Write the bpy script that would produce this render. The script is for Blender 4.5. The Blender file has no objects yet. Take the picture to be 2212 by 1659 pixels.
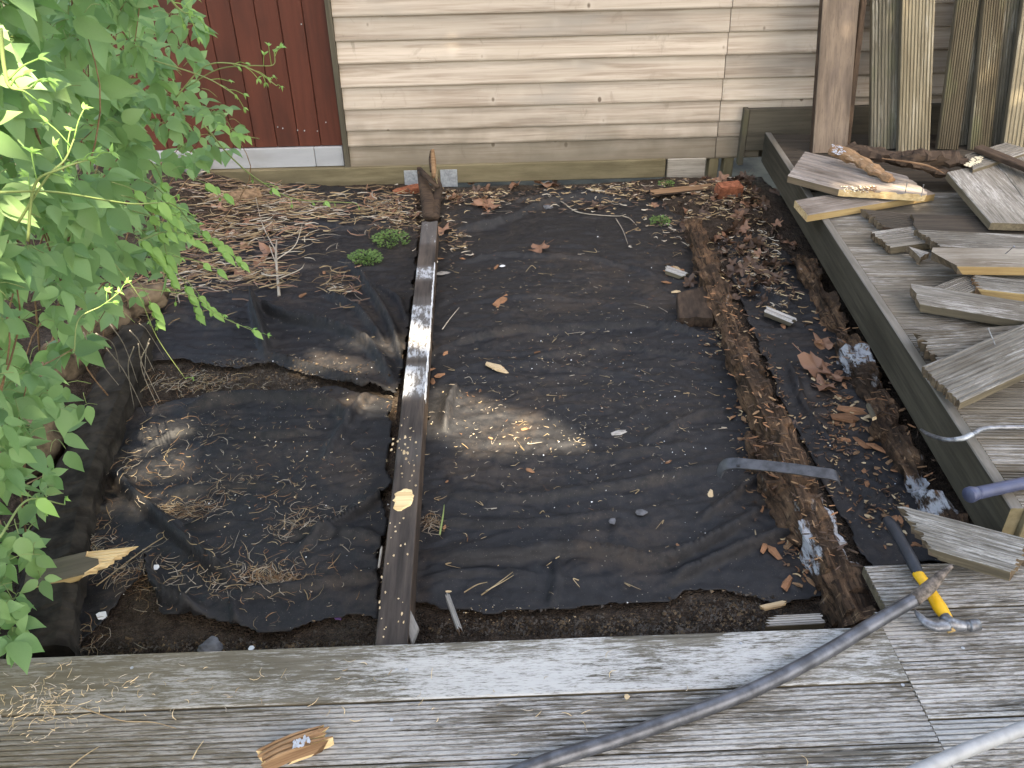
import bpy, bmesh, math, random
import numpy as np
from mathutils import Matrix, Vector, noise

S = bpy.context.scene
COL = S.collection
# ------------------------------------------------------------------ camera
FPX, VW, VH, HC = 1853.0, 2212.0, 1659.0, 1.55
_down = np.array([56, -2824, -FPX]); _down /= np.linalg.norm(_down); _up = -_down
_f = np.array([0, 0, -1.0]); _d = _f - _up * _f.dot(_up); _d /= np.linalg.norm(_d)
_r = np.cross(_d, _up); _a = math.radians(-1.2)
_Y = _d * math.cos(_a) + _r * math.sin(_a); _X = np.cross(_Y, _up)
ROT = np.array([_X, _Y, _up])
cd = bpy.data.cameras.new('camera'); cam = bpy.data.objects.new('camera', cd); COL.objects.link(cam)
cam.matrix_world = Matrix.Translation((0, 0, HC)) @ Matrix([list(r) for r in ROT]).to_4x4()
cd.sensor_width = 36; cd.lens = FPX / VW * 36; cd.clip_end = 300; cd.clip_start = 0.02
S.camera = cam

def ray(x, y): return ROT @ np.array([x - VW / 2, -(y - VH / 2), -FPX])
def Z(x, y, z=0.0):
    q = ray(x, y); t = (z - HC) / q[2]; return Vector((q[0] * t, q[1] * t, z))
def Wp(x, y, yy):
    q = ray(x, y); t = yy / q[1]; return Vector((q[0] * t, yy, HC + q[2] * t))
def D(x, y, dist):
    q = ray(x, y); q = q / np.linalg.norm(q); return Vector((q[0] * dist, q[1] * dist, HC + q[2] * dist))

# ------------------------------------------------------------------ light
SUN_DIR = Vector((0.26, -0.50, 0.83)).normalized()      # towards the sun
world = bpy.data.worlds.new('World'); S.world = world; world.use_nodes = True
wn = world.node_tree; bg = wn.nodes['Background']
sky = wn.nodes.new('ShaderNodeTexSky'); sky.sky_type = 'NISHITA'; sky.sun_disc = False
sky.sun_elevation = math.asin(SUN_DIR.z); sky.sun_rotation = math.atan2(SUN_DIR.x, SUN_DIR.y)
sky.dust_density = 3.0; sky.air_density = 1.0; sky.ozone_density = 0.6
wn.links.new(sky.outputs[0], bg.inputs[0]); bg.inputs[1].default_value = 0.15
sl = bpy.data.lights.new('sun', 'SUN'); sl.energy = 5.0; sl.angle = math.radians(0.55); sl.color = (1, .93, .82)
sun = bpy.data.objects.new('sun', sl); COL.objects.link(sun)
sun.rotation_euler = SUN_DIR.to_track_quat('Z', 'Y').to_euler(); sun.location = SUN_DIR * 20
S.view_settings.view_transform = 'Standard'; S.view_settings.look = 'None'
S.view_settings.gamma = 1; S.view_settings.exposure = 2.45
S.view_settings.use_white_balance = True; S.view_settings.white_balance_temperature = 7800; S.view_settings.white_balance_tint = 8
S.cycles.max_bounces = 6; S.cycles.diffuse_bounces = 3

# ------------------------------------------------------------------ helpers
def tag(o, label=None, cat=None, group=None, kind=None):
    if label: o['label'] = label
    if cat: o['category'] = cat
    if group: o['group'] = group
    if kind: o['kind'] = kind
    return o
def link(o): COL.objects.link(o); return o
def empty(name, loc, label, cat, group=None):
    o = link(bpy.data.objects.new(name, None)); o.matrix_basis = Matrix.Translation(loc); o.empty_display_size = .05
    return tag(o, label, cat, group)
def world_of(o):
    return (world_of(o.parent) @ o.matrix_basis) if o.parent else o.matrix_basis.copy()
def mesh_of(name, verts, faces, mats, fm=None, smooth=False, uv=None):
    me = bpy.data.meshes.new(name); me.from_pydata([tuple(v) for v in verts], [], faces)
    for m in (mats if isinstance(mats, (list, tuple)) else [mats]): me.materials.append(m)
    if fm: me.polygons.foreach_set('material_index', fm)
    if smooth: me.polygons.foreach_set('use_smooth', [True] * len(me.polygons))
    me.update(); return me
def obj(name, me, M=None, parent=None):
    o = link(bpy.data.objects.new(name, me)); M = M or Matrix()
    if parent:
        o.parent = parent; o.matrix_basis = world_of(parent).inverted() @ M
    else: o.matrix_basis = M
    return o
def frame(o, x, ydir):
    """matrix with local X along x, local Y near ydir, Z = X x Y"""
    x = Vector(x).normalized(); z = x.cross(Vector(ydir)).normalized(); y = z.cross(x)
    M = Matrix((x, y, z)).transposed().to_4x4(); M.translation = Vector(o); return M
def box(name, a, b, mat, parent=None, bev=.002, M=None):
    """bevelled box, local corners a..b ; M places it"""
    a = Vector(a); b = Vector(b); bm = bmesh.new(); bmesh.ops.create_cube(bm, size=1)
    s = b - a
    for v in bm.verts: v.co = Vector([(v.co[i] + .5) * s[i] + a[i] for i in range(3)])
    if bev: bmesh.ops.bevel(bm, geom=bm.edges[:], offset=bev, segments=1, affect='EDGES')
    me = bpy.data.meshes.new(name); bm.to_mesh(me); bm.free(); me.materials.append(mat)
    return obj(name, me, M, parent)
def wbox(name, a, b, mat, parent=None, bev=.002):
    """box in world axes whose local X runs along the longest side"""
    a = Vector(a); b = Vector(b); s = b - a
    if s.z > s.x and s.z > s.y: M = frame(a, (0, 0, 1), (1, 0, 0)); return box(name, (0, 0, 0), (s.z, s.x, s.y), mat, parent, bev, M)
    if s.y > s.x: M = frame(Vector((b.x, a.y, a.z)), (0, 1, 0), (-1, 0, 0)); return box(name, (0, 0, 0), (s.y, s.x, s.z), mat, parent, bev, M)
    return box(name, (0, 0, 0), s, mat, parent, bev, Matrix.Translation(a))
def profile(W, n, depth, ridge=.58):
    """(across, height) points of a grooved top face"""
    if not n: return [(0, -.003), (.003, 0), (W * .25, .0003), (W * .5, 0), (W * .75, .0003), (W - .003, 0), (W, -.003)]
    m = W * .03; p = (W - 2 * m) / n; pts = [(0, -.003), (m, 0)]
    for i in range(n):
        x = m + p * i; g = p * (1 - ridge)
        pts += [(x + p * ridge * .5, 0), (x + p * ridge * .5 + g * .25, -depth), (x + p * ridge * .5 + g * .75, -depth), (x + p * ridge * .5 + g, 0)]
    return pts + [(W - m, 0), (W, -.003)]
def plank(name, L, W, T, mats, M, parent=None, n=10, depth=.0026, start=None, end=None, jag=(0, 0), seg=8, seed=0, warp=0.0, bow=0.0):
    """board, top face at local z=0, along +X, across +Y. start/end(w in 0..1)->x. jag raggedness of each end"""
    r = random.Random(seed); pr = profile(W, n, depth); k = len(pr)
    s_ = [(start(y / W) if start else 0) + (r.uniform(0, jag[0]) if jag[0] else 0) for y, z in pr]
    e_ = [(end(y / W) if end else L) - (r.uniform(0, jag[1]) if jag[1] else 0) for y, z in pr]
    V = []; F = []; FM = []
    ring = 2 * k
    for i in range(seg + 1):
        t = i / seg
        for j, (y, z) in enumerate(pr):
            x = s_[j] + (e_[j] - s_[j]) * t; b = bow * math.sin(t * math.pi) + warp * (t - .5) * (y / W - .5)
            V.append((x, y, z + b + r.uniform(-.0004, .0004)))
        for j, (y, z) in enumerate(pr):
            j0 = k - 1 - j; yy = pr[j0][0]; jj = r.uniform(0, jag[0]) if i == 0 else (-r.uniform(0, jag[1]) if i == seg else 0)
            x = s_[j0] + (e_[j0] - s_[j0]) * t + jj; b = bow * math.sin(t * math.pi) + warp * (t - .5) * (yy / W - .5)
            V.append((x, yy, -T + b))
    for i in range(seg):
        a = i * ring; b2 = a + ring
        for j in range(ring):
            j2 = (j + 1) % ring; F.append((a + j, b2 + j, b2 + j2, a + j2)[::-1]); FM.append(0 if j < k - 1 else (1 if (j == k - 1 or j == ring - 1) else 1))
    for i, base in ((0, 0), (1, seg * ring)):
        for j in range(k - 1):
            q = (base + j, base + j + 1, base + ring - 2 - j, base + ring - 1 - j)
            F.append(q if i else q[::-1]); FM.append(2)
    me = mesh_of(name, V, F, mats, FM)
    bm = bmesh.new(); bm.from_mesh(me); bmesh.ops.recalc_face_normals(bm, faces=bm.faces); bm.to_mesh(me); bm.free()
    return obj(name, me, M, parent)
def plank_px(name, A, B, C, T, mats, **kw):
    """A,B,C = (px,py,z): start-left, end-left, start-right corner of the top face. Right-handed so that top faces up"""
    a, b, c = (Z(*q) for q in (A, B, C))
    x = (b - a); L = x.length; x.normalize(); w = (c - a) - x * (c - a).dot(x); W = w.length
    skew = (c - a).dot(x)
    if x.cross(w).z < 0:      # flip so that local Z is up: begin at C side
        o = a + w; yd = -w; st = lambda t: skew * (1 - t)
    else: o = a; yd = w; st = lambda t: skew * t
    if 'start' not in kw: kw['start'] = st
    L = kw.pop('L', L)
    return plank(name, L, W, T, mats, frame(o, x, yd), **kw)
def catmull(pts, n):
    P = [Vector(p) for p in pts]; P = [P[0] * 2 - P[1]] + P + [P[-1] * 2 - P[-2]]; out = []
    for i in range(1, len(P) - 2):
        for k in range(n):
            t = k / n; a, b, c, d = P[i - 1:i + 3]
            out.append(.5 * ((2 * b) + (c - a) * t + (2 * a - 5 * b + 4 * c - d) * t * t + (3 * b - a - 3 * c + d) * t ** 3))
    out.append(P[-2]); return out
def tube_geo(pts, rad, sides=8, n=6, V=None, F=None, flat=1.0):
    V = [] if V is None else V; F = [] if F is None else F
    C = catmull(pts, n) if n > 1 else [Vector(p) for p in pts]; m = len(C); base = len(V); up = Vector((0, 0, 1))
    for i, c in enumerate(C):
        t = (C[min(i + 1, m - 1)] - C[max(i - 1, 0)]).normalized(); u = t.cross(up)
        if u.length < .05: u = t.cross(Vector((1, 0, 0)))
        u.normalize(); w = u.cross(t)
        f = i / (m - 1) * (len(rad) - 1) if isinstance(rad, (list, tuple)) else 0
        R = (rad[int(f)] * (1 - f % 1) + rad[min(int(f) + 1, len(rad) - 1)] * (f % 1)) if isinstance(rad, (list, tuple)) else rad
        for s in range(sides):
            a = 2 * math.pi * s / sides; V.append(c + u * (R * math.cos(a)) + w * (R * flat * math.sin(a)))
    for i in range(m - 1):
        for s in range(sides):
            s2 = (s + 1) % sides; F.append((base + i * sides + s, base + i * sides + s2, base + (i + 1) * sides + s2, base + (i + 1) * sides + s))
    F.append(tuple(base + s for s in range(sides))[::-1]); F.append(tuple(base + (m - 1) * sides + s for s in range(sides)))
    return V, F
def tube(name, pts, rad, mat, parent=None, sides=10, n=6, flat=1.0):
    V, F = tube_geo(pts, rad, sides, n, flat=flat); o = Vector(pts[0])
    return obj(name, mesh_of(name, [v - o for v in V], F, mat, smooth=True), Matrix.Translation(o), parent)

# ------------------------------------------------------------------ materials
class NT:
    def __init__(s, name, rough=.85, spec=.25):
        s.m = bpy.data.materials.new(name); s.m.use_nodes = True; s.t = s.m.node_tree; s.N = s.t.nodes
        s.b = s.N['Principled BSDF']; s.b.inputs['Roughness'].default_value = rough
        s.b.inputs['Specular IOR Level'].default_value = spec
        tc = s.N.new('ShaderNodeTexCoord'); oi = s.N.new('ShaderNodeObjectInfo'); s.oi = oi; s.tc = tc
        va = s.N.new('ShaderNodeVectorMath'); va.operation = 'MULTIPLY_ADD'
        cx = s.N.new('ShaderNodeCombineXYZ')
        for i, k in enumerate((37., 91., 53.)):
            mm = s.math('MULTIPLY', oi.outputs['Random'], k); s.t.links.new(mm, cx.inputs[i])
        s.t.links.new(tc.outputs['Object'], va.inputs[0]); va.inputs[1].default_value = (1, 1, 1); s.t.links.new(cx.outputs[0], va.inputs[2])
        s.co = va.outputs[0]
    def L(s, a, b): s.t.links.new(a, b)
    def val(s, sock, v):
        if hasattr(v, 'links'): s.L(v, sock)
        else: sock.default_value = v
    def math(s, op, a, b=0.0, c=0.0, clamp=False):
        n = s.N.new('ShaderNodeMath'); n.operation = op; n.use_clamp = clamp
        for i, v in enumerate((a, b, c)): s.val(n.inputs[i], v)
        return n.outputs[0]
    def map(s, sc, co=None):
        n = s.N.new('ShaderNodeMapping'); s.L(co or s.co, n.inputs[0]); n.inputs['Scale'].default_value = sc; return n.outputs[0]
    def noise(s, sc=(1, 1, 1), scale=1., det=4, rough=.55, dist=0., co=None):
        n = s.N.new('ShaderNodeTexNoise'); s.L(s.map(sc, co), n.inputs['Vector']); n.inputs['Scale'].default_value = scale
        n.inputs['Detail'].default_value = det; n.inputs['Roughness'].default_value = rough; n.inputs['Distortion'].default_value = dist
        return n.outputs['Fac']
    def vor(s, sc, scale=1., rand=1., co=None):
        n = s.N.new('ShaderNodeTexVoronoi'); s.L(s.map(sc, co), n.inputs['Vector']); n.inputs['Scale'].default_value = scale
        n.inputs['Randomness'].default_value = rand; return n.outputs['Distance']
    def rng(s, v, a, b, c=0., d=1.):
        n = s.N.new('ShaderNodeMapRange'); s.L(v, n.inputs[0]); n.interpolation_type = 'SMOOTHSTEP'
        for i, q in enumerate((a, b, c, d)): n.inputs[i + 1].default_value = q
        return n.outputs[0]
    def mix(s, f, a, b, mode='MIX'):
        n = s.N.new('ShaderNodeMix'); n.data_type = 'RGBA'; n.blend_type = mode; s.val(n.inputs[0], f)
        for i, v in ((6, a), (7, b)):
            if hasattr(v, 'links'): s.L(v, n.inputs[i])
            else: n.inputs[i].default_value = (*v, 1) if len(v) == 3 else v
        return n.outputs[2]
    def posz(s):
        g = s.N.new('ShaderNodeNewGeometry'); x = s.N.new('ShaderNodeSeparateXYZ'); s.L(g.outputs['Position'], x.inputs[0]); return x.outputs
    def worldco(s):
        g = s.N.new('ShaderNodeNewGeometry'); return g.outputs['Position']
    def out(s, col, bump=None, strength=.4, dist=.002):
        s.val(s.b.inputs['Base Color'], col if hasattr(col, 'links') else (*col, 1))
        if bump is not None:
            n = s.N.new('ShaderNodeBump'); n.inputs['Strength'].default_value = strength; n.inputs['Distance'].default_value = dist
            s.L(bump, n.inputs['Height']); s.L(n.outputs[0], s.b.inputs['Normal'])
        return s.m

def wood(name, dark, light, flake=None, flake_amt=.5, stain=(.05, .045, .035), stain_amt=.6, gx=3., gy=60., bump=.5, rough=.85, moss=None, fx=5, fy=70, varied=.25, shadex=None):
    """long-grained timber; flake = pale paint/bleached fibres lying along the grain"""
    t = NT(name, rough)
    g = t.noise((gx, gy, gy), 1, 6, .65, .15); g2 = t.noise((gx * .3, gy * .3, gy * .3), 1, 3, .5, .3)
    c = t.mix(t.rng(g, .3, .7), dark, light); c = t.mix(t.rng(g2, .35, .7, 0, .5), c, light)
    big = t.noise((1.2, 3.5, 3.5), 1.6, 5, .6)
    c = t.mix(t.rng(big, .45, .72, 0, stain_amt), c, stain)
    if flake:
        f1 = t.noise((fx, fy, fy), 1, 9, .78, .25); f2 = t.noise((1.6, 5, 5), 1.3, 4, .6)
        f3 = t.noise((fx * 2.2, fy * 2.4, fy * 2.4), 1, 4, .7)
        k = t.math('MULTIPLY_ADD', f2, .45, t.math('MULTIPLY_ADD', f3, .35, t.math('MULTIPLY', f1, .5))); th = .95 - flake_amt * .40
        m = t.rng(k, th - .035, th + .055)
        c = t.mix(t.math('MULTIPLY', m, .85), c, flake); c = t.mix(t.rng(f3, .52, .66, 0, .55), c, dark)
    if moss: c = t.mix(t.rng(t.noise((2, 5, 5), 2, 4, .6), .5, .7, 0, .55), c, moss)
    if shadex:      # foliage shade put into the colour: deck turns browner towards the left
        p = t.posz(); c = t.mix(t.rng(p['X'], shadex[0], shadex[1], .75, 0.), c, shadex[2])
    v = t.math('MULTIPLY_ADD', t.oi.outputs['Random'], varied, 1 - varied * .5)
    cx = t.N.new('ShaderNodeCombineColor');
    for i in range(3): t.L(v, cx.inputs[i])
    c = t.mix(1., c, cx.outputs[0], 'MULTIPLY')
    sp = t.vor((25, 70, 70), 1.); c = t.mix(t.rng(sp, .05, .16, .35, 0), c, stain)
    return t.out(c, g, bump, .0025)

M = {}
M['deck'] = wood('weathered_decking', (.050, .044, .036), (.175, .160, .135), (.40, .395, .385), .79, stain=(.07, .062, .05), stain_amt=.6, fx=13, fy=120, gx=4, gy=110, shadex=(-1.3, .1, (.105, .090, .058)))
M['deck_flat'] = wood('weathered_flat_board', (.048, .043, .033), (.15, .137, .112), (.42, .42, .41), .78, stain=(.055, .05, .038), stain_amt=.85, fx=16, fy=130, gx=5, gy=120, shadex=(-1.3, .1, (.105, .090, .058)))
M['deck_side'] = wood('decking_side', (.06, .05, .035), (.16, .13, .085), stain=(.04, .035, .025))
M['deck_r'] = wood('weathered_raised_decking', (.065, .055, .043), (.215, .19, .155), (.38, .36, .33), .66, fx=5, fy=80, stain=(.10, .08, .055), stain_amt=.7, gx=4, gy=90)
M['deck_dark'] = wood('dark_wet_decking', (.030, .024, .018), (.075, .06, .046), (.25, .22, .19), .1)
M['grey_plank'] = wood('grey_offcut', (.065, .058, .048), (.23, .21, .18), (.40, .38, .35), .64, stain=(.075, .06, .042), stain_amt=1.0, gx=5, gy=110, fx=9, fy=120, varied=.5)
M['pale_plank'] = wood('pale_offcut', (.19, .165, .13), (.36, .325, .275), (.46, .42, .37), .55, stain=(.13, .10, .07), stain_amt=.9, gx=5, gy=110)
M['pink_plank'] = wood('pinkish_offcut', (.17, .14, .12), (.33, .285, .25), (.43, .39, .36), .55, stain=(.10, .075, .055), stain_amt=.9, gx=5, gy=110)
M['yellow_side'] = wood('sawn_yellow_timber', (.22, .14, .055), (.43, .31, .145), stain=(.20, .12, .05), stain_amt=.5)
M['brown_end'] = wood('dirty_end_grain', (.07, .05, .035), (.19, .14, .09), (.35, .31, .24), .1)
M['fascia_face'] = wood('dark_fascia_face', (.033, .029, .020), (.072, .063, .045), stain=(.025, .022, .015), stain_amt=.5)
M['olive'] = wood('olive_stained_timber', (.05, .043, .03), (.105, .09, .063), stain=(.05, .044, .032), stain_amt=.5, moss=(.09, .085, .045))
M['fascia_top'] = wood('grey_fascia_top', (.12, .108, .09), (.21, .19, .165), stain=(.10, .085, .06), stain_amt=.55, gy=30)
M['leaner_brown'] = wood('brown_stained_board', (.07, .052, .04), (.20, .15, .11), (.42, .38, .35), .02, stain=(.075, .058, .052), stain_amt=.9, gy=20)
M['leaner_green'] = wood('green_grey_board', (.055, .048, .033), (.15, .133, .10), (.28, .26, .215), .62, stain=(.08, .07, .05), moss=(.095, .095, .055))
M['leaner_tan'] = wood('tan_grooved_board', (.13, .105, .065), (.29, .245, .165), (.38, .345, .27), .6, stain=(.16, .12, .07), stain_amt=.55)
M['leaner_moss'] = wood('mossy_brown_board', (.045, .035, .021), (.12, .097, .06), (.24, .215, .15), .55, stain=(.06, .045, .028), moss=(.12, .12, .06))
M['joist'] = wood('black_joist', (.020, .015, .013), (.055, .042, .036), (.60, .58, .55), .0, stain=(.085, .055, .035), stain_amt=.5, gy=40, bump=.6)
M['rot_dark'] = wood('dark_rotten_wood', (.018, .012, .009), (.085, .055, .036), stain=(.02, .015, .012), stain_amt=.7, gx=12, gy=40, bump=.9)
M['fresh'] = wood('fresh_split_wood', (.45, .29, .13), (.78, .60, .34), stain=(.22, .12, .05), stain_amt=.3, gy=90)
M['fresh_brown'] = wood('torn_brown_wood', (.12, .062, .032), (.29, .18, .10), (.45, .38, .30), .45, stain=(.06, .035, .02), stain_amt=.8, gy=80)
M['chip'] = wood('orange_rot_chip', (.14, .066, .033), (.30, .155, .082), stain=(.12, .06, .03), stain_amt=.3, varied=.8)
M['chip_pale'] = wood('pale_chip', (.40, .29, .16), (.62, .48, .30), stain=(.2, .12, .07), stain_amt=.3, varied=.6)
M['chip_grey'] = wood('grey_chip', (.16, .15, .14), (.38, .36, .33), stain=(.1, .09, .08), varied=.5)
M['straw'] = wood('dry_straw', (.20, .145, .075), (.38, .30, .185), stain=(.16, .10, .055), stain_amt=.8, varied=.6)
M['straw_brown'] = wood('brown_straw', (.12, .078, .04), (.27, .19, .11), stain=(.07, .045, .025), stain_amt=.8, varied=.8)
M['twig'] = wood('grey_twig', (.20, .17, .13), (.42, .37, .30), stain=(.12, .09, .06), varied=.5)
M['red'] = wood('red_painted_boards', (.062, .0175, .0105), (.090, .026, .0155), stain=(.036, .014, .010), stain_amt=.6, gx=1.5, gy=25, bump=.25, rough=.55, varied=.15)
M['white_strip'] = wood('white_painted_strip', (.27, .275, .285), (.37, .375, .385), stain=(.20, .19, .175), stain_amt=.5, gx=1, gy=5, bump=.15, rough=.6, varied=.1)
M['ledger'] = wood('yellow_green_bearer', (.115, .092, .05), (.20, .165, .098), stain=(.07, .06, .034), stain_amt=.6, gy=25, bump=.3)
M['plinth'] = wood('dark_plinth', (.05, .042, .03), (.10, .085, .062), stain=(.03, .026, .02))

def m_rotten(zones=(), nm='rotten_joist_wood'):
    t = NT(nm, .95, .15)
    a = t.noise((6, 30, 30), 1, 6, .7, .4); b = t.noise((2.2, 5, 5), 1.6, 5, .65); d = t.noise((45, 8, 8), 1, 5, .7, .6)
    c = t.mix(t.rng(a, .35, .7), (.030, .019, .013), (.12, .072, .042))
    c = t.mix(t.rng(b, .53, .66, 0, .75), c, (.15, .085, .048))
    c = t.mix(t.rng(d, .60, .72, 0, .8), c, (.25, .165, .10))
    e = t.noise((5, 75, 75), 1, 6, .7, .2); c = t.mix(t.rng(e, .57, .70, 0, .7), c, (.27, .175, .11)); c = t.mix(t.rng(e, .38, .50, .85, 0), c, (.016, .011, .008)); c = t.mix(t.rng(t.noise((1, 1, 1), 7, 4, .6), .48, .62, 0, .7), c, (.022, .016, .012))
    w = t.noise((3, 9, 9), 2.3, 4, .6); c = t.mix(t.rng(w, .64, .74, 0, .6), c, (.32, .31, .30))
    if zones:
        co = t.tc.outputs['Object']; sx = t.N.new('ShaderNodeSeparateXYZ'); t.L(co, sx.inputs[0]); n = t.noise((14, 45, 45), 1, 7, .75, .4, co); acc = None
        for x0, x1, y0, y1 in zones:
            m = t.math('MULTIPLY', t.rng(sx.outputs[0], x0 - .03, x0 + .03), t.rng(sx.outputs[0], x1 - .03, x1 + .03, 1, 0))
            m = t.math('MULTIPLY', m, t.math('MULTIPLY', t.rng(sx.outputs[1], y0 - .012, y0 + .012), t.rng(sx.outputs[1], y1 - .012, y1 + .012, 1, 0))); acc = m if acc is None else t.math('MAXIMUM', acc, m)
        k = t.math('MULTIPLY_ADD', acc, .36, n); c = t.mix(t.rng(k, .78, .93, 0, .9), c, (.36, .375, .40))
    return t.out(c, t.math('ADD', a, d), 1., .006)
M['rotten'] = m_rotten()

def m_clad():
    t = NT('pine_cladding', .7)
    g = t.noise((1.3, 42, 42), 1, 7, .7, .5)
    kd = t.vor((7.5, 5.4, .01), 1.); near = t.rng(kd, .05, .28, 1, 0)
    wv = t.N.new('ShaderNodeTexNoise'); t.L(t.map((1.6, 16, 16)), wv.inputs['Vector']); wv.inputs['Detail'].default_value = 2
    wv.inputs['Distortion'].default_value = 1.2; wv.inputs['Scale'].default_value = 1
    c = t.mix(t.rng(g, .3, .7), (.26, .20, .15), (.51, .43, .355))
    c = t.mix(t.rng(wv.outputs['Fac'], .4, .66, 0, .6), c, (.47, .40, .325))
    c = t.mix(t.rng(t.noise((1.2, 5, 5), 1.1, 3), .55, .75, 0, .75), c, (.31, .275, .235))
    c = t.mix(t.math('MULTIPLY', near, .4), c, (.50, .43, .36))
    c = t.mix(t.rng(kd, .05, .10, .9, 0), c, (.11, .075, .052)); c = t.mix(t.rng(t.noise((9, 5, 5), .9, 4, .6, 1.5), .62, .74, 0, .4), c, (.25, .20, .155))
    st = t.noise((9, 3.5, 3.5), 1.2, 5, .65, 1.2); c = t.mix(t.rng(st, .62, .74, 0, .55), c, (.22, .18, .135))
    vv = t.math('MULTIPLY_ADD', t.oi.outputs['Random'], .32, .80); cc_ = t.N.new('ShaderNodeCombineColor')
    for i in range(3): t.L(vv, cc_.inputs[i])
    c = t.mix(1., c, cc_.outputs[0], 'MULTIPLY')
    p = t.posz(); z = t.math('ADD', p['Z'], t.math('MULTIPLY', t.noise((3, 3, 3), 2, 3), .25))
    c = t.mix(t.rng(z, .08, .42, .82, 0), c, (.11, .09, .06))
    return t.out(c, g, .2, .002)
M['clad'] = m_clad()

def m_membrane():
    t = NT('black_weed_membrane', .62, .35); co = t.worldco()
    a = t.noise((1, 1, 1), 3.2, 6, .62, .4, co); b = t.noise((1, 1, 1), 38, 5, .7, 0, co); w = t.noise((1, 1, 1), 420, 2, .5, 0, co)
    c = t.mix(t.rng(b, .3, .7), (.0068, .0067, .0075), (.0150, .0146, .0160))
    m = t.math('MULTIPLY_ADD', b, .35, t.math('MULTIPLY', a, .8)); c = t.mix(t.rng(m, .56, .74, 0, .8), c, (.036, .027, .021))
    c = t.mix(t.rng(t.vor((1, 1, 1), 150, 1, co), .06, .13, .75, 0), c, (.16, .13, .10))
    c = t.mix(t.rng(t.vor((1, 1, 1), 46, 1, co), .045, .075, .85, 0), c, (.30, .26, .21))
    return t.out(c, t.math('ADD', w, b), .5, .0016)
M['membrane'] = m_membrane()
def m_soil():
    t = NT('dark_soil', .95, .15); co = t.worldco()
    a = t.noise((1, 1, 1), 45, 8, .75, 0, co); b = t.noise((1, 1, 1), 4, 4, .6, 0, co); v = t.vor((1, 1, 1), 170, 1, co)
    c = t.mix(t.rng(a, .35, .68), (.020, .014, .010), (.072, .052, .038)); c = t.mix(t.rng(b, .45, .7, 0, .5), c, (.075, .063, .052))
    c = t.mix(t.rng(v, .08, .2, .5, 0), c, (.17, .15, .13))
    return t.out(c, t.math('ADD', a, v), 1., .008)
M['soil'] = m_soil()
def plain(name, c, rough=.6, metal=0., var=.15, bscale=40, spec=.4, bump=.2):
    t = NT(name, rough, spec); t.b.inputs['Metallic'].default_value = metal
    n = t.noise((1, 1, 1), bscale, 4, .6); c2 = tuple(x * (1 - var * 2) for x in c)
    return t.out(t.mix(t.rng(n, .3, .7), c2, c), n, bump, .001)
M['dusty'] = plain('dust_covered_membrane', (.040, .034, .027), .95, 0, .35, 14, .1, .5)
M['steel'] = plain('worn_steel', (.26, .265, .28), .42, .6, .3, 60)
M['bar_steel'] = plain('grey_blue_bar_steel', (.15, .153, .168), .43, .6, .28, 22, bump=.1)
M['bar_tip'] = plain('rusty_bar_tip', (.22, .18, .15), .7, .3, .4, 60)
M['pry_steel'] = plain('dark_pry_bar_steel', (.085, .086, .092), .45, .4, .3, 25, bump=.1)
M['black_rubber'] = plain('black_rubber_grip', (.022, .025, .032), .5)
M['yellow'] = plain('yellow_handle_plastic', (.72, .40, .012), .45, 0, .08)
M['blue'] = plain('blue_painted_steel', (.060, .070, .125), .5, .1, .12, 20)
M['white_pole'] = plain('grey_white_pole', (.33, .335, .34), .5, .1, .1)
M['galv'] = plain('galvanised_plate', (.42, .44, .46), .5, .45, .2, 50)
M['brick_orange'] = plain('orange_brick', (.30, .11, .06), .9, 0, .3, 50, .2, .6)
M['brick_tan'] = plain('tan_brick', (.26, .17, .10), .95, 0, .3, 40, .2, .8)
M['block_grey'] = plain('grey_block', (.13, .12, .095), .95, 0, .25, 40, .2, .6)
M['stone'] = plain('brown_stone', (.19, .135, .085), .95, 0, .45, 14, .2, .9)
M['gravel_dark'] = plain('dark_gravel', (.12, .105, .092), .95, 0, .4, 30, .1)
M['stone_grey'] = plain('grey_stone', (.16, .16, .17), .9, 0, .3, 30, .3, .6)
M['pipe'] = plain('pale_pipe_cap', (.38, .36, .34), .7, 0, .2, 20)
M['shard'] = plain('white_shard', (.72, .74, .76), .45, 0, .05)
M['purple'] = plain('purple_plastic', (.24, .14, .42), .4, 0, .2)
M['speck'] = plain('pale_grit', (.50, .45, .38), .8, 0, .4, 30)
M['fungus'] = plain('cream_fungus', (.75, .66, .47), .9, 0, .15, 60, .2, .8)
M['mould'] = plain('white_mould', (.45, .48, .53), .9, 0, .2, 90, .2, .8)
M['bark'] = plain('tree_bark', (.10, .08, .06), .9, 0, .4, 12, .2, .9)
M['ground'] = plain('garden_ground', (.07, .065, .045), .95, 0, .4, 3, .2, .5)
def m_paint():
    t = NT('flaking_white_paint', .7); n = t.noise((8, 25, 25), 1, 5, .6)
    return t.out(t.mix(t.rng(n, .35, .6), (.45, .44, .43), (.72, .73, .74)), n, .3, .002)
M['paint'] = m_paint()
def m_leaf(name, c1, c2, trans, tcol):
    t = NT(name, .5, .35); n = t.noise((1, 1, 1), 30, 3); g = t.N.new('ShaderNodeNewGeometry')
    r = t.math('FRACT', t.math('ADD', g.outputs['Random Per Island'], t.oi.outputs['Random']))
    c = t.mix(t.math('MULTIPLY_ADD', r, .75, t.math('MULTIPLY', n, .3), clamp=True), c1, c2)
    t.out(c, n, .15, .001)
    tr = t.N.new('ShaderNodeBsdfTranslucent'); tr.inputs[0].default_value = (*tcol, 1); mx = t.N.new('ShaderNodeMixShader')
    mx.inputs[0].default_value = trans; t.L(t.b.outputs[0], mx.inputs[1]); t.L(tr.outputs[0], mx.inputs[2]); t.L(mx.outputs[0], t.N['Material Output'].inputs[0])
    return t.m
M['leaf'] = m_leaf('clematis_leaf', (.075, .165, .068), (.27, .41, .165), .38, (.24, .45, .12))
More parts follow.
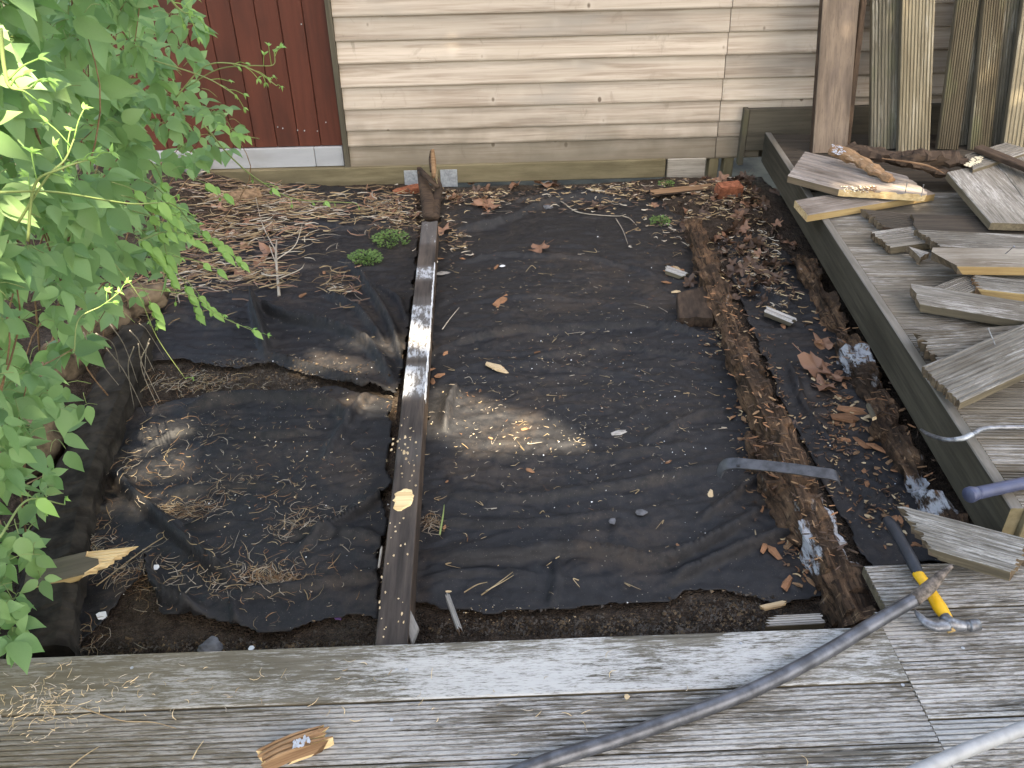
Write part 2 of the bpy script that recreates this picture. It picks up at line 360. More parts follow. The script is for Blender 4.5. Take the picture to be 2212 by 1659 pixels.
M['leaf_new'] = m_leaf('young_leaf', (.16, .32, .08), (.28, .45, .13), .35, (.34, .55, .12))
M['stem_g'] = m_leaf('green_stem', (.16, .22, .07), (.27, .33, .12), .1, (.2, .3, .1))
M['moss'] = m_leaf('weed_leaf', (.06, .12, .03), (.12, .20, .05), .2, (.2, .3, .08))
M['dead'] = m_leaf('dead_leaf', (.19, .095, .055), (.30, .17, .11), .15, (.3, .15, .08))
M['dead_dark'] = m_leaf('dead_leaf_dark', (.045, .027, .019), (.13, .08, .055), .1, (.1, .05, .03))
M['treeleaf'] = plain('tree_leaf', (.06, .12, .035), .7, 0, .3, 5)

# ------------------------------------------------------------------ ground, soil
GR = box('ground', (-30, -30, -.6), (30, 30, -.42), M['ground'], bev=0); tag(GR, 'bare brown garden ground around the deck and wall', kind='structure')
ZS = -.150                                            # soil level in the pit
def fbm(x, y, s, z=0.): return noise.fractal(Vector((x * s, y * s, z)), 1.0, 2.0, 4)
mound_c = [(Z(1600, 430, -.1), .30, .07), (Z(1450, 400, -.1), .22, .04), (Z(820, 430, -.12), .28, .03), (Z(480, 470, -.12), .5, .05), (Z(600, 440, -.12), .5, .03), (Z(1620, 560, -.12), .2, .02)]
def soil_h(x, y):
    h = ZS + .010 * fbm(x, y, 4) + .004 * fbm(x, y, 30, 3)
    for c, r, a in mound_c:
        d = ((x - c.x) ** 2 + (y - c.y) ** 2) / (r * r); h += a * math.exp(-d)
    if x < -1.30: h += min(.16, (-1.30 - x) * .32) * (1 + .4 * fbm(x, y, 5))
    if y < 1.42: h += .02 * fbm(x, y, 18)
    return h
def grid(name, x0, x1, y0, y1, step, hf, mat, keep=None, M0=None):
    nx = int((x1 - x0) / step) + 1; ny = int((y1 - y0) / step) + 1; V = []; F = []; idx = {}
    ok = {}
    for j in range(ny):
        for i in range(nx):
            x = x0 + i * step; y = y0 + j * step
            if keep is None or keep(x, y): idx[(i, j)] = len(V); V.append((x, y, hf(x, y)))
    for j in range(ny - 1):
        for i in range(nx - 1):
            q = [(i, j), (i + 1, j), (i + 1, j + 1), (i, j + 1)]
            q = [idx[k] for k in q if k in idx]
            if len(q) >= 3: F.append(tuple(q))
    return obj(name, mesh_of(name, V, F, mat, smooth=True))
soil = grid('soil', -3.2, 1.52, .9, 4.62, .016, soil_h, M['soil']); tag(soil, 'dark crumbly soil in the dug out pit', kind='structure')
wbox('ground', (-3.2, -2.2, -.42), (3.4, .95, -.16), M['ground'], bev=0)['kind'] = 'structure'

# membranes ----------------------------------------------------------
def poly_world(P, z=-.13): return [(q.x, q.y) for q in (Z(x, y, z) for x, y in P)]
def inside(x, y, P):
    c = False; n = len(P); j = n - 1
    for i in range(n):
        xi, yi = P[i]; xj, yj = P[j]
        if (yi > y) != (yj > y) and x < (xj - xi) * (y - yi) / (yj - yi) + xi: c = not c
        j = i
    return c
def edge_dist(x, y, P):
    d = 9
    for i in range(len(P)):
        ax, ay = P[i - 1]; bx, by = P[i]; dx, dy = bx - ax, by - ay; t = max(0, min(1, ((x - ax) * dx + (y - ay) * dy) / (dx * dx + dy * dy + 1e-9)))
        d = min(d, math.hypot(x - ax - t * dx, y - ay - t * dy))
    return d
def folds_world(Fs):
    out = []
    for pts, h, w in Fs:
        C = catmull([Z(x, y, -.125) for x, y in pts], 5); out.append(([(c.x, c.y) for c in C], h * 1.6, w * .9))
    return out
def fold_h(x, y, FW):
    h = 0
    for C, hh, w in FW:
        if not (min(c[0] for c in C) - 3 * w < x < max(c[0] for c in C) + 3 * w and min(c[1] for c in C) - 3 * w < y < max(c[1] for c in C) + 3 * w): continue
        best = 9; sg = 1; tt = 0; m = len(C) - 1
        for i in range(m):
            ax, ay = C[i]; bx, by = C[i + 1]; dx, dy = bx - ax, by - ay; t = max(0, min(1, ((x - ax) * dx + (y - ay) * dy) / (dx * dx + dy * dy + 1e-9)))
            px, py = x - ax - t * dx, y - ay - t * dy; d = math.hypot(px, py)
            if d < best: best = d; sg = 1 if dx * py - dy * px > 0 else -1; tt = (i + t) / m
        u = best / w * (1.0 if sg > 0 else 2.1)        # one side steep, the other lies down
        if u < 2.4: h += hh * math.exp(-1.7 * u ** 1.35) * min(1, 6 * tt + .15, 6 * (1 - tt) + .15)
    return h
def sheet(name, P, Fs, label, z0=.012, step=.009, wr=1.0):
    PW = poly_world(P); FW = folds_world(Fs)
    FW = [([c for c in C], h, w) for C, h, w in FW]
    def hf(x, y):
        e = edge_dist(x, y, PW); b = soil_h(x, y)
        n1 = fbm(x * .6, y * 1.6, 2.6, 7); n2 = 1 - abs(noise.noise(Vector((x * 3.0 + n1, y * 8.5 + n1 * 2, 2.2)))) * 2.4
        wri = max(0, n2) ** 3 * .007 + max(0, 1 - abs(noise.noise(Vector((x * 9 + n1 * 3, y * 13, 9)))) * 3) ** 2 * .006
        return b * .55 + ZS * .45 + z0 + fold_h(x, y, FW) + (wri * wr) * min(1, e / .05) + .006 * n1 + .006 * math.exp(-e / .02)
    xs = [p[0] for p in PW]; ys = [p[1] for p in PW]
    kp = lambda x, y: inside(x + .018 * noise.noise(Vector((x * 14, y * 14, 1))), y + .018 * noise.noise(Vector((x * 14, y * 14, 5))), PW)
    o = grid(name, min(xs) - .03, max(xs) + .03, min(ys) - .03, max(ys) + .03, step, hf, M['membrane'], kp)
    md = o.modifiers.new('thickness', 'SOLIDIFY'); md.thickness = .0015; md.offset = 1
    tag(o, label, 'ground sheet', 'black weed membrane sheets'); return hf, PW
PR = [(950, 425), (1200, 405), (1380, 402), (1480, 480), (1520, 600), (1570, 700), (1610, 800), (1660, 940), (1720, 1060), (1790, 1200), (1830, 1300), (1780, 1285), (1700, 1305), (1640, 1290), (1480, 1272), (1440, 1296), (1380, 1306), (1250, 1312), (1140, 1322), (1000, 1322), (880, 1300), (900, 1100), (915, 900), (930, 700), (940, 550)]
FR = [([(950, 748), (1050, 724), (1150, 714), (1300, 706), (1420, 702), (1560, 735)], .024, .022), ([(1130, 775), (1240, 757), (1330, 747), (1420, 757), (1560, 780)], .018, .02),
      ([(962, 930), (970, 880), (990, 830)], .03, .035), ([(905, 1196), (1000, 1205), (1110, 1204), (1230, 1188), (1330, 1200), (1430, 1212), (1540, 1165), (1660, 1085)], .030, .030),
      ([(910, 1250), (1050, 1234), (1160, 1242)], .014, .016), ([(930, 1062), (1100, 1078), (1250, 1064), (1400, 1040), (1580, 1000)], .020, .03),
      ([(1190, 1310), (1205, 1250), (1200, 1200)], .014, .018), ([(1440, 1262), (1530, 1215), (1640, 1170), (1730, 1150)], .026, .03), ([(1000, 562), (1100, 549), (1300, 562), (1460, 605)], .014, .03),
      ([(965, 500), (1080, 480), (1170, 445), (1260, 428), (1380, 440)], .026, .04), ([(1100, 440), (1200, 420), (1300, 425)], .02, .03), ([(960, 800), (1080, 782), (1200, 790), (1400, 810)], .012, .03),
      ([(990, 975), (1120, 990), (1300, 985), (1500, 960)], .014, .028), ([(1500, 1130), (1600, 1060), (1660, 1010)], .018, .02), ([(1380, 960), (1500, 900), (1600, 880)], .016, .026),
      ([(940, 1120), (1060, 1130), (1200, 1125), (1350, 1105)], .015, .022), ([(1480, 700), (1540, 690), (1580, 720)], .015, .015), ([(1010, 650), (1160, 640), (1330, 650)], .010, .02)]
hR, PWR = sheet('weed_membrane', PR, FR, 'wide rumpled black weed membrane in the middle bay right of the central joist')
PL1 = [(430, 415), (640, 402), (900, 425), (905, 520), (893, 640), (878, 760), (862, 852), (760, 834), (650, 806), (585, 786), (530, 792), (470, 792), (380, 776), (305, 785), (300, 735), (335, 660), (370, 500)]
FL1 = [([(738, 560), (790, 620), (840, 700), (868, 790)], .036, .026), ([(540, 655), (620, 690), (720, 712), (800, 755), (855, 835)], .034, .04), ([(560, 760), (650, 790), (760, 822), (850, 845)], .020, .028), ([(330, 700), (400, 690), (470, 705), (540, 690)], .02, .025), ([(545, 650), (556, 700), (575, 775)], .03, .022),
       ([(700, 640), (770, 670), (830, 745)], .026, .022), ([(760, 600), (850, 640), (880, 700)], .018, .02), ([(450, 560), (560, 585), (700, 575)], .016, .03), ([(545, 650), (555, 700), (575, 755)], .04, .025), ([(640, 480), (760, 500), (860, 480)], .016, .03)]
hL1, PWL1 = sheet('weed_membrane', PL1, FL1, 'folded black weed membrane under straw in the far left bay', z0=.017)
PL2 = [(290, 880), (480, 848), (600, 850), (720, 834), (850, 862), (842, 1000), (830, 1150), (812, 1330), (700, 1342), (560, 1368), (512, 1352), (440, 1338), (350, 1332), (328, 1290), (318, 1230), (260, 1300), (180, 1385), (40, 1400), (120, 1190), (215, 1010)]
FL2 = [([(240, 1022), (300, 1085), (400, 1180), (520, 1262)], .040, .030), ([(640, 1190), (760, 1112), (850, 1062)], .026, .03), ([(390, 885), (520, 862), (700, 872), (760, 920)], .028, .035), ([(322, 1200), (335, 1280), (440, 1328)], .04, .03),
       ([(500, 1285), (700, 1262), (840, 1240)], .022, .02), ([(360, 1062), (520, 1050), (660, 1062)], .016, .028), ([(700, 1000), (760, 900), (800, 850)], .022, .03), ([(600, 1160), (720, 1150), (840, 1165)], .02, .024),
       ([(320, 960), (420, 930), (560, 940), (700, 930)], .018, .03), ([(500, 1290), (510, 1345)], .02, .02), ([(330, 1120), (420, 1140), (520, 1120)], .014, .02)]
hL2, PWL2 = sheet('weed_membrane', PL2, FL2, 'crumpled black weed membrane in the near left bay beside the leaves', z0=.016)
PM = [(1560, 520), (1640, 500), (1720, 560), (1800, 690), (1890, 850), (1960, 970), (2030, 1100), (2100, 1215), (1880, 1225), (1830, 1150), (1760, 1000), (1680, 850), (1600, 650)]
FM_ = [([(1600, 590), (1660, 640), (1720, 660)], .02, .02), ([(1700, 780), (1740, 880), (1800, 960)], .02, .02), ([(1790, 1000), (1850, 1060), (1960, 1100)], .02, .02)]
hM, PWM = sheet('weed_membrane', PM, FM_, 'narrow black weed membrane between the two rotten joists')
SHEETS = [(hR, PWR), (hL1, PWL1), (hL2, PWL2), (hM, PWM)]
def floor_h(x, y):
    h = soil_h(x, y)
    for f, P in SHEETS:
        if inside(x, y, P): h = max(h, f(x, y) + .0015)
    return h
def on_floor(px, py):
    p = Z(px, py, -.13)
    for _ in range(2): p = Z(px, py, floor_h(p.x, p.y))
    return p

# ------------------------------------------------------------------ timber wall
YW = 4.65
wall = empty('timber_wall', (0, YW, 0), 'pale pine overlap clad wall behind the pit', 'wall')
wbox('wall_backing', (-.80, YW + .035, -.05), (4.2, YW + .16, 2.3), M['plinth'], wall, 0)
rowz = [Wp(745, v, YW).z for v in (361, 315, 282, 236, 188, 137, 88, 35)]
while rowz[-1] < 2.2: rowz.append(rowz[-1] + .118)
xj = Wp(1560, 180, YW).x; xl = Wp(735, 200, YW).x
def clad(x0, x1, z0, z1, seed):
    r = random.Random(seed); L = x1 - x0; H = z1 - z0 + .012; V = []; F = []; n = 14
    pr = [(0, -.022), (.0045, -.026), (.012, -.027), (H * .5, -.018), (H, -.006), (H, .008), (0, .008)]   # z up, y outwards negative
    for i in range(n + 1):
        w = .0012 * noise.noise(Vector((i * .7, seed * 3.1, 0)))
        for (z, y) in pr: V.append((L * i / n, z + (w if z < .02 else 0), -y))
    k = len(pr)
    for i in range(n):
        for j in range(k): F.append((i * k + j, (i + 1) * k + j, (i + 1) * k + (j + 1) % k, i * k + (j + 1) % k))
    F.append(tuple(range(k))[::-1]); F.append(tuple(n * k + j for j in range(k)))
    # local: X along, Y up, Z outwards (towards camera)
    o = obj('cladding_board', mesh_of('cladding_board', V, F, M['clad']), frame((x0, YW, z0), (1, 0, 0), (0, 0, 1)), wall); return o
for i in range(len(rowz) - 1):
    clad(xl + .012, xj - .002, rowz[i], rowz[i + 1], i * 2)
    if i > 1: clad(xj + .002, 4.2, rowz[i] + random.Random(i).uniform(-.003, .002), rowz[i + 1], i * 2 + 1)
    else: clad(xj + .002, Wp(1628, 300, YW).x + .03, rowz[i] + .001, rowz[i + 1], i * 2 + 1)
wbox('corner_trim', (xl - .018, YW - .034, rowz[0]), (xl + .010, YW + .034, 2.3), M['olive'], wall)
zt = Wp(1610, 234, YW - .04).z; xp = Wp(1604, 250, YW - .04).x
wbox('plinth_board', (xp + .03, YW - .065, .02), (4.2, YW - .030, zt), M['plinth'], wall)
wbox('plinth_return', (xp, YW - .068, -.06), (xp + .028, YW - .028, zt + .004), M['olive'], wall)

# ------------------------------------------------------------------ red boarded door panel with white strip
door = empty('red_door', (-1.3, YW, .0), 'dark red boarded door with white strip along its foot', 'door')
xr = xl - .022; zb = Wp(700, 316, YW).z; zf = Wp(700, 357, YW).z
bw = .118
for i in range(12):
    x1 = xr - i * bw; wbox('door_board', (x1 - bw + .003, YW - .002, zb + .003), (x1, YW + .02, 2.2), M['red'], door, .003)
wbox('back_panel', (xr - 12 * bw, YW + .021, -.05), (xr, YW + .05, 2.2), M['plinth'], door, 0)
xs = [xr, xr - .155, xr - .95, xr - 1.42]
for a, b in zip(xs, xs[1:]): wbox('threshold_board', (b + .0015, YW - .018, zf), (a - .0015, YW + .018, zb), M['white_strip'], door, .002)
for px, py in ((600, 274), (611, 277), (643, 281), (658, 282), (686, 283), (704, 264), (651, 52)):
    p = Wp(px, py, YW - .003); V, F = tube_geo([p, p + Vector((0, -.004, 0))], .0035, 8, 1); obj('screw', mesh_of('screw', V, F, M['galv']), None, door)

# bearer under wall
led = empty('timber_bearer', (0, YW, zf - .05), 'yellowish green timber bearer under the wall and door', 'beam')
zl0 = Wp(800, 401, YW - .05).z
wbox('beam', (-3.0, YW - .048, zl0), (Wp(1432, 380, YW).x, YW + .05, zf - .003), M['ledger'], led, .004)
for x0, x1, y0, y1 in ((875, 901, 368, 402), (953, 987, 366, 404)):
    a = Wp(x0, y1, YW - .052); b = Wp(x1, y0, YW - .052)
    pl = wbox('hanger_plate', (a.x, YW - .0525, a.z), (b.x, YW - .0495, b.z), M['galv'], led, .0008)
    for q in range(4):
        p = Vector((a.x + (b.x - a.x) * (.3 + .4 * (q % 2)), YW - .0545, a.z + (b.z - a.z) * (.25 + .5 * (q // 2)))); V, F = tube_geo([p, p + Vector((0, .003, 0))], .0028, 6, 1)
        obj('nail', mesh_of('nail', V, F, M['galv']), None, pl)
wbox('packer', (Wp(1438, 370, YW).x, YW - .03, -.19), (Wp(1520, 370, YW).x, YW + .03, zf - .006), M['pale_plank'], led, .004)
for x in (1528, 1560): wbox('post_stub', (Wp(x, 370, YW).x, YW - .02, -.2), (Wp(x + 20, 370, YW).x, YW + .05, zf - .006), M['ledger'], led, .004)

def rock(name, c, size, mat, label, cat, seed, rot=0., squar=.0, group=None):
    bm = bmesh.new()
    if squar:
        bmesh.ops.create_cube(bm, size=1); bmesh.ops.bevel(bm, geom=bm.edges[:], offset=.06, segments=2, affect='EDGES'); bmesh.ops.subdivide_edges(bm, edges=bm.edges[:], cuts=2, use_grid_fill=True)
    else: bmesh.ops.create_icosphere(bm, subdivisions=4, radius=.5)
    for v in bm.verts:
        v.co *= 1 + (.05 if squar else .35) * noise.fractal(v.co * (4 if squar else 2.2) + Vector((seed, 0, 0)), 1, 2, 4)
        v.co = Vector([v.co[i] * size[i] for i in range(3)])
    me = bpy.data.meshes.new(name); bm.to_mesh(me); bm.free(); me.materials.append(mat)
    if not squar: me.polygons.foreach_set('use_smooth', [True] * len(me.polygons))
    o = obj(name, me, Matrix.Translation(c) @ Matrix.Rotation(rot, 4, 'Z') @ Matrix.Rotation(.15, 4, 'X')); return tag(o, label, cat, group)
p = Wp(800, 418, YW - .03); rock('block', (p.x, YW - .01, p.z - .01), (.24, .10, .10), M['block_grey'], 'grey-brown block tucked under the bearer left of the joist hanger', 'block', 3, 0, 1)
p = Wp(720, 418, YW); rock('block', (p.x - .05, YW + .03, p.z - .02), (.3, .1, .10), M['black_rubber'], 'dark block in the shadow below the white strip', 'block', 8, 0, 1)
p = Z(508, 438, -.08); rock('brick', p, (.27, .10, .09), M['brick_tan'], 'tan brick lying under the leaves in front of the bearer', 'brick', 5, .35, 1)
p = Z(1573, 415, -.06); rock('brick', p, (.13, .07, .09), M['brick_orange'], 'broken orange brick in the dark leaf litter near the raised deck', 'brick', 7, .2, 1)
p = Z(880, 415, -.12); rock('brick', p, (.16, .05, .05), M['brick_orange'], 'reddish tile fragment left of the joist end at the wall', 'brick', 9, .6, 1)
p = Wp(415, 366, YW - .1); tube('pipe_cap', [p + Vector((0, .06, 0)), p + Vector((0, 0, .0))], .055, M['pipe'], sides=20, n=1); tag(bpy.data.objects['pipe_cap'], 'round pale pipe end behind the leaves below the white strip', 'pipe')
for i, (px, py, sx, sy, sz, rz, lab) in enumerate(((205, 700, .34, .16, .17, 1.1, 'brown edging stone at the head of the covered left timber'), (300, 650, .22, .14, .12, .6, 'smaller brown edging stone behind the covered left timber'), (120, 800, .3, .16, .2, 1.3, 'brown edging stone half under the leaves left of the covered timber'),
        (60, 960, .32, .18, .2, 1.4, 'lowest brown edging stone beside the leaves'))):
    p = Z(px, py, -.06); rock('edging_stone', p, (sx, sy, sz), M['stone'], lab, 'stone', i * 3.3 + 1, rz)
for i, (px, py, s, lab) in enumerate(((455, 1402, .06, 'grey stone in the soil against the front deck, left of the joist'), (1185, 448, .05, 'small grey-brown stone under the wall end of the middle membrane'))):
    p = on_floor(px, py); rock('stone', p, (s, s * .8, s * .5), M['stone_grey'], lab, 'stone', 20 + i, .4)

# ------------------------------------------------------------------ front deck
DT = .028
deck = empty('front_decking', (0, 1.0, 0), 'weathered grey decking across the front with flaking white paint', 'decking')
dm = [M['deck'], M['deck_side'], M['deck_side']]
ys = [1.307, 1.155, 1.012, .868, .725, .58, .435, .29, .145, 0, -.145, -.29, -.435, -.58, -.725, -.87, -1.015, -1.16]
for i in range(len(ys) - 1):
    w = ys[i] - ys[i + 1] - .004
    plank('board', 3.2, w, DT, dm if i else [M['deck_flat']] + dm[1:], frame((-2.34, ys[i + 1] + .004, random.Random(i).uniform(-.001, .001)), (1, 0, 0), (0, 1, 0)), deck, n=0 if i == 0 else 11, depth=.0048, seg=24, seed=i)
ys2 = [1.497, 1.352, 1.207, 1.062, .917, .772, .627, .482, .337, .192, .047, -.1, -.245, -.39, -.535, -.68, -.825, -.97, -1.115]
for i in range(len(ys2) - 1):
    w = ys2[i] - ys2[i + 1] - .004
    plank('board', 2.4, w, DT, dm, frame((.862 + (.03 if i == 0 else 0), ys2[i + 1] + .004, random.Random(i + 50).uniform(-.0015, .001)), (1, .004, 0), (0, 1, 0)), deck, n=11, depth=.0050, seg=24, seed=i + 40)
for px, py in ((878, 1447), (846, 1555), (285, 1443), (1600, 1390), (1860, 1372), (2080, 1400), (1950, 1480)):
    p = Z(px, py, .0006); V, F = tube_geo([p, p + Vector((0, 0, .0012))], .0038, 10, 1); obj('screw', mesh_of('screw', V, F, M['galv']), None, deck)
wbox('frame_beam', (.80, 1.2, -.16), (.855, 1.303, -.031), M['olive'], deck)
wbox('frame_beam', (-2.3, 1.22, -.17), (.78, 1.262, -.031), M['rot_dark'], deck)
wbox('frame_beam', (.93, 1.42, -.16), (3.2, 1.462, -.031), M['rot_dark'], deck)

# ------------------------------------------------------------------ raised deck on the right
ZR = .12
rd = empty('raised_decking', (1.6, 3, ZR), 'raised grooved decking on the right under the heap of offcuts', 'decking')
pf0 = Z(2184, 1098, ZR); pf1 = Z(1640, 266, ZR); dv = (pf1 - pf0).normalized(); pv = Vector((dv.y, -dv.x, 0))
FL = (YW - .07 - pf0.y) / dv.y
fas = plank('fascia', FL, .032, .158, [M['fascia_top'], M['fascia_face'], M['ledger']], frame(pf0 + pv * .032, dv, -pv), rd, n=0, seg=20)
nb = 21; pitch = (FL - .02) / nb
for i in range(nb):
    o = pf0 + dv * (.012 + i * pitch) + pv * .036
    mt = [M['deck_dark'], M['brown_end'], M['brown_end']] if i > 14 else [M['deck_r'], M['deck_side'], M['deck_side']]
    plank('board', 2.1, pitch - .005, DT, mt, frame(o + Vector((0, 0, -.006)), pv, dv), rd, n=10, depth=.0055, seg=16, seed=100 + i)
wbox('riser', (pf0.x + .034, pf0.y - .018, .004), (3.2, pf0.y + .006, ZR - .002), M['ledger'], rd)
wbox('inner_beam', (1.75, 1.7, -.4), (1.82, 4.5, ZR - .035), M['rot_dark'], rd)

# ------------------------------------------------------------------ joists
def rough_beam(name, cpx, wpx, z, h, mat, parent=None, rough=.012, seg=6, seed=0, end_taper=(0, 0), bite=.0):
    """uneven timber; cpx = centre line in the picture, z its top height, width in metres"""
    C = catmull([Z(x, y, z) for x, y in cpx], seg * 5); K = 16; V = []; F = []; m = len(C)
    for i, c in enumerate(C):
        t = (C[min(i + 1, m - 1)] - C[max(i - 1, 0)]).normalized(); s = Vector((t.y, -t.x, 0)); u = i / (m - 1)
        W = (wpx[0] * (1 - u) + wpx[1] * u) * .5
        tp = min(1, (i + 1) / (m * end_taper[0]) if end_taper[0] else 1, (m - i) / (m * end_taper[1]) if end_taper[1] else 1)
        for k in range(K):
            a = (k + .5) / K * 2 * math.pi; cx, cz = math.cos(a), math.sin(a); q = max(abs(cx), abs(cz)); cx /= q; cz /= q
            P = c + s * (cx * W) + Vector((0, 0, (cz - 1) * .5 * h))
            n = noise.fractal(P * 14 + Vector((seed, 0, 0)), 1, 2, 5) + .55 * math.copysign(1, noise.noise(Vector((P.x * 40, P.y * 9, P.z * 40 + seed)))); n2 = noise.noise(P * 5 + Vector((seed, 4, 0)))
            P += (s * cx + Vector((0, 0, cz if cz > -.5 else 0))) * (rough * n - (bite * max(0, n2 - .05) * 2.2)) * (1 if cz > -.9 else .2)
            P = c + (P - c) * (.35 + .65 * tp); P.z -= (1 - tp) * .01; V.append(P)
    for i in range(m - 1):
        for k in range(K): k2 = (k + 1) % K; F.append((i * K + k, (i + 1) * K + k, (i + 1) * K + k2, i * K + k2)[::-1])
    F.append(tuple(range(K))); F.append(tuple((m - 1) * K + k for k in range(K))[::-1])
    o = C[0].copy(); ax = (C[-1] - C[0]).normalized(); Mx = frame(o, ax, Vector((-ax.y, ax.x, 0))); Mi = Mx.inverted()
    return obj(name, mesh_of(name, [Mi @ v for v in V], F, mat), Mx, parent)
ZJ = -.031
def m_joist(zones, x0):
    t = NT('black_joist_with_old_white_paint', .8, .3); co = t.tc.outputs['Object']
    g = t.noise((3, 45, 45), 1, 6, .65, .2, co); c = t.mix(t.rng(g, .3, .7), (.022, .018, .016), (.068, .054, .046))
    c = t.mix(t.rng(t.noise((2, 8, 8), 1.2, 4, .6, 0, co), .45, .7, 0, .8), c, (.10, .078, .062))
    sx = t.N.new('ShaderNodeSeparateXYZ'); t.L(co, sx.inputs[0]); n = t.noise((26, 75, 75), 1, 6, .72, .3, co); n2 = t.noise((8, 20, 20), 1, 3, .6, 0, co); acc = None
    for a, b, k in zones:
        m = t.math('MULTIPLY', t.rng(sx.outputs[0], a - .02, a + .03), t.rng(sx.outputs[0], b - .03, b + .02, 1, 0)); m = t.math('MULTIPLY', m, k); acc = m if acc is None else t.math('MAXIMUM', acc, m)
    k = t.math('ADD', t.math('MULTIPLY', acc, .245), t.math('MULTIPLY_ADD', n, .6, t.math('MULTIPLY', n2, .3)))
    c = t.mix(t.math('MULTIPLY', acc, .38), c, (.22, .21, .20)); c = t.mix(t.rng(k, .64, .76, 0, .9), c, (.46, .475, .50))
    return t.out(c, t.math('ADD', g, t.math('MULTIPLY', t.rng(k, .665, .69), .4)), .7, .003)
cj = empty('central_joist', Z(880, 1000, ZJ), 'long black central joist with flaking white paint running to the wall', 'joist')
jl0, jr0, jl1, jr1 = Z(805, 1394, ZJ), Z(884, 1392, ZJ), Z(914, 470, ZJ), Z(944, 470, ZJ)
ax = ((jl1 + jr1) * .5 - (jl0 + jr0) * .5); JL = ax.length; ax.normalize(); jw = .075
lx = lambda y: (Z(915, y, ZJ) - (jl0 + jr0) * .5).dot(ax) + .1
MJ = m_joist([(lx(528), lx(462), .62), (lx(606), lx(574), 1.), (lx(775), lx(655), 1.), (lx(860), lx(785), 1.05), (lx(700), lx(640), .4), (lx(1000), lx(940), .3)], 0)
plank('beam', JL + .1, jw, .115, [MJ, M['rot_dark'], M['rot_dark']], frame((jl0 + jr0) * .5 - ax * .1 + Vector((ax.y, -ax.x, 0)) * jw * .5 , ax, Vector((-ax.y, ax.x, 0))), cj, n=0, seg=60, jag=(0, .06), seed=5)
def patch(name, px, mat, z, parent, rr=.35, h=.0016, seed=0, n=26):
    """thin ragged flake lying on a surface: px polygon, densified and roughened"""
    r = random.Random(seed); P = [Z(x, y, z) for x, y in px]; Q = []
    for a, b in zip(P, P[1:] + P[:1]):
        k = max(1, int((b - a).length / .008))
        for i in range(k):
            t = i / k; q = a.lerp(b, t); nrm = (b - a).cross(Vector((0, 0, 1))).normalized() if (b - a).length > 1e-6 else Vector(); Q.append(q + nrm * r.uniform(-1, 1) * rr * .01)
    c = sum(Q, Vector()) / len(Q); V = [q - c for q in Q] + [q - c + Vector((0, 0, h)) + (c - q).normalized() * h for q in Q]; k = len(Q)
    F = [tuple(range(k, 2 * k))] + [(i, (i + 1) % k, k + (i + 1) % k, k + i) for i in range(k)]
    me = mesh_of(name, V, F, mat); bm = bmesh.new(); bm.from_mesh(me); bmesh.ops.triangulate(bm, faces=bm.faces, ngon_method='EAR_CLIP'); bmesh.ops.recalc_face_normals(bm, faces=bm.faces); bm.to_mesh(me); bm.free()
    return obj(name, me, Matrix.Translation(c), parent)
zz = ZJ + .0008
def flakes(poly, count, seed, size=(.004, .012), mat='paint', par=None, z=None, name='paint_flake'):
    """many small paint remnants inside a picture polygon, joined as one part"""
    r = random.Random(seed); z = zz if z is None else z; P = [Z(x, y, z) for x, y in poly]; PW = [(q.x, q.y) for q in P]
    xs = [q.x for q in P]; ys_ = [q.y for q in P]; V = []; F = []; tries = 0; c0 = P[0]
    while count > 0 and tries < 20000:
        tries += 1; x = r.uniform(min(xs), max(xs)); y = r.uniform(min(ys_), max(ys_))
        if not inside(x, y, PW): continue
        count -= 1; s = r.uniform(*size); e = r.uniform(1, 2.6); k = r.randint(5, 8); b = len(V); h = r.uniform(.0004, .0012)
        for i in range(k):
            a = i / k * 6.283; q = s * r.uniform(.55, 1); V.append(Vector((x + q * math.cos(a), y + q * e * math.sin(a), z + h)) - c0)
        F.append(tuple(range(b, b + k)))
    o = obj(name, mesh_of(name, V, F, M[mat]), Matrix.Translation(c0), par); return o
patch('pale_splinter', [(853, 1068), (872, 1058), (893, 1058), (893, 1075), (882, 1097), (866, 1105), (848, 1098)], M['fresh'], zz, cj, .5, .004, seed=4)
flakes([(830, 1120), (885, 1120), (870, 1380), (815, 1380)], 26, 7, (.0015, .004), 'chip_pale', cj, name='grit')
flakes([(862, 900), (910, 900), (900, 1050), (850, 1050)], 26, 8, (.0015, .005), 'chip_pale', cj, name='grit')
flakes([(845, 940), (890, 940), (880, 985), (842, 985)], 14, 9, (.002, .006), 'chip_pale', cj, name='grit')
# white edge on the joist's right arris
def edge_strip(p0, p1, par):
    a = Z(*p0, ZJ + .0005); b = Z(*p1, ZJ + .0005); V = []; F = []; r = random.Random(3); n = 70; d = (b - a).normalized(); s = Vector((d.y, -d.x, 0))
    if s.x < 0: s = -s
    for i in range(n + 1):
        c = a.lerp(b, i / n); w = r.uniform(.0005, .004); V += [c - a - s * w, c - a + s * .0015, c - a + s * .0022 - Vector((0, 0, r.uniform(.004, .03)))]
    for i in range(n): q = i * 3; F += [(q, q + 1, q + 4, q + 3), (q + 1, q + 2, q + 5, q + 4)]
    obj('paint_edge', mesh_of('paint_edge', V, F, M['paint']), Matrix.Translation(a), par)
e0 = (jl0 + jr0) * .5; sd = Vector((ax.y, -ax.x, 0)) * jw * .5
def px_of(p):
    q = ROT.T @ (np.array(p) - np.array([0, 0, HC])); return (VW / 2 + q[0] / -q[2] * FPX, VH / 2 - q[1] / -q[2] * FPX)
edge_strip(px_of(e0 + ax * 1.0 + sd), px_of(e0 + ax * 2.05 + sd), cj)
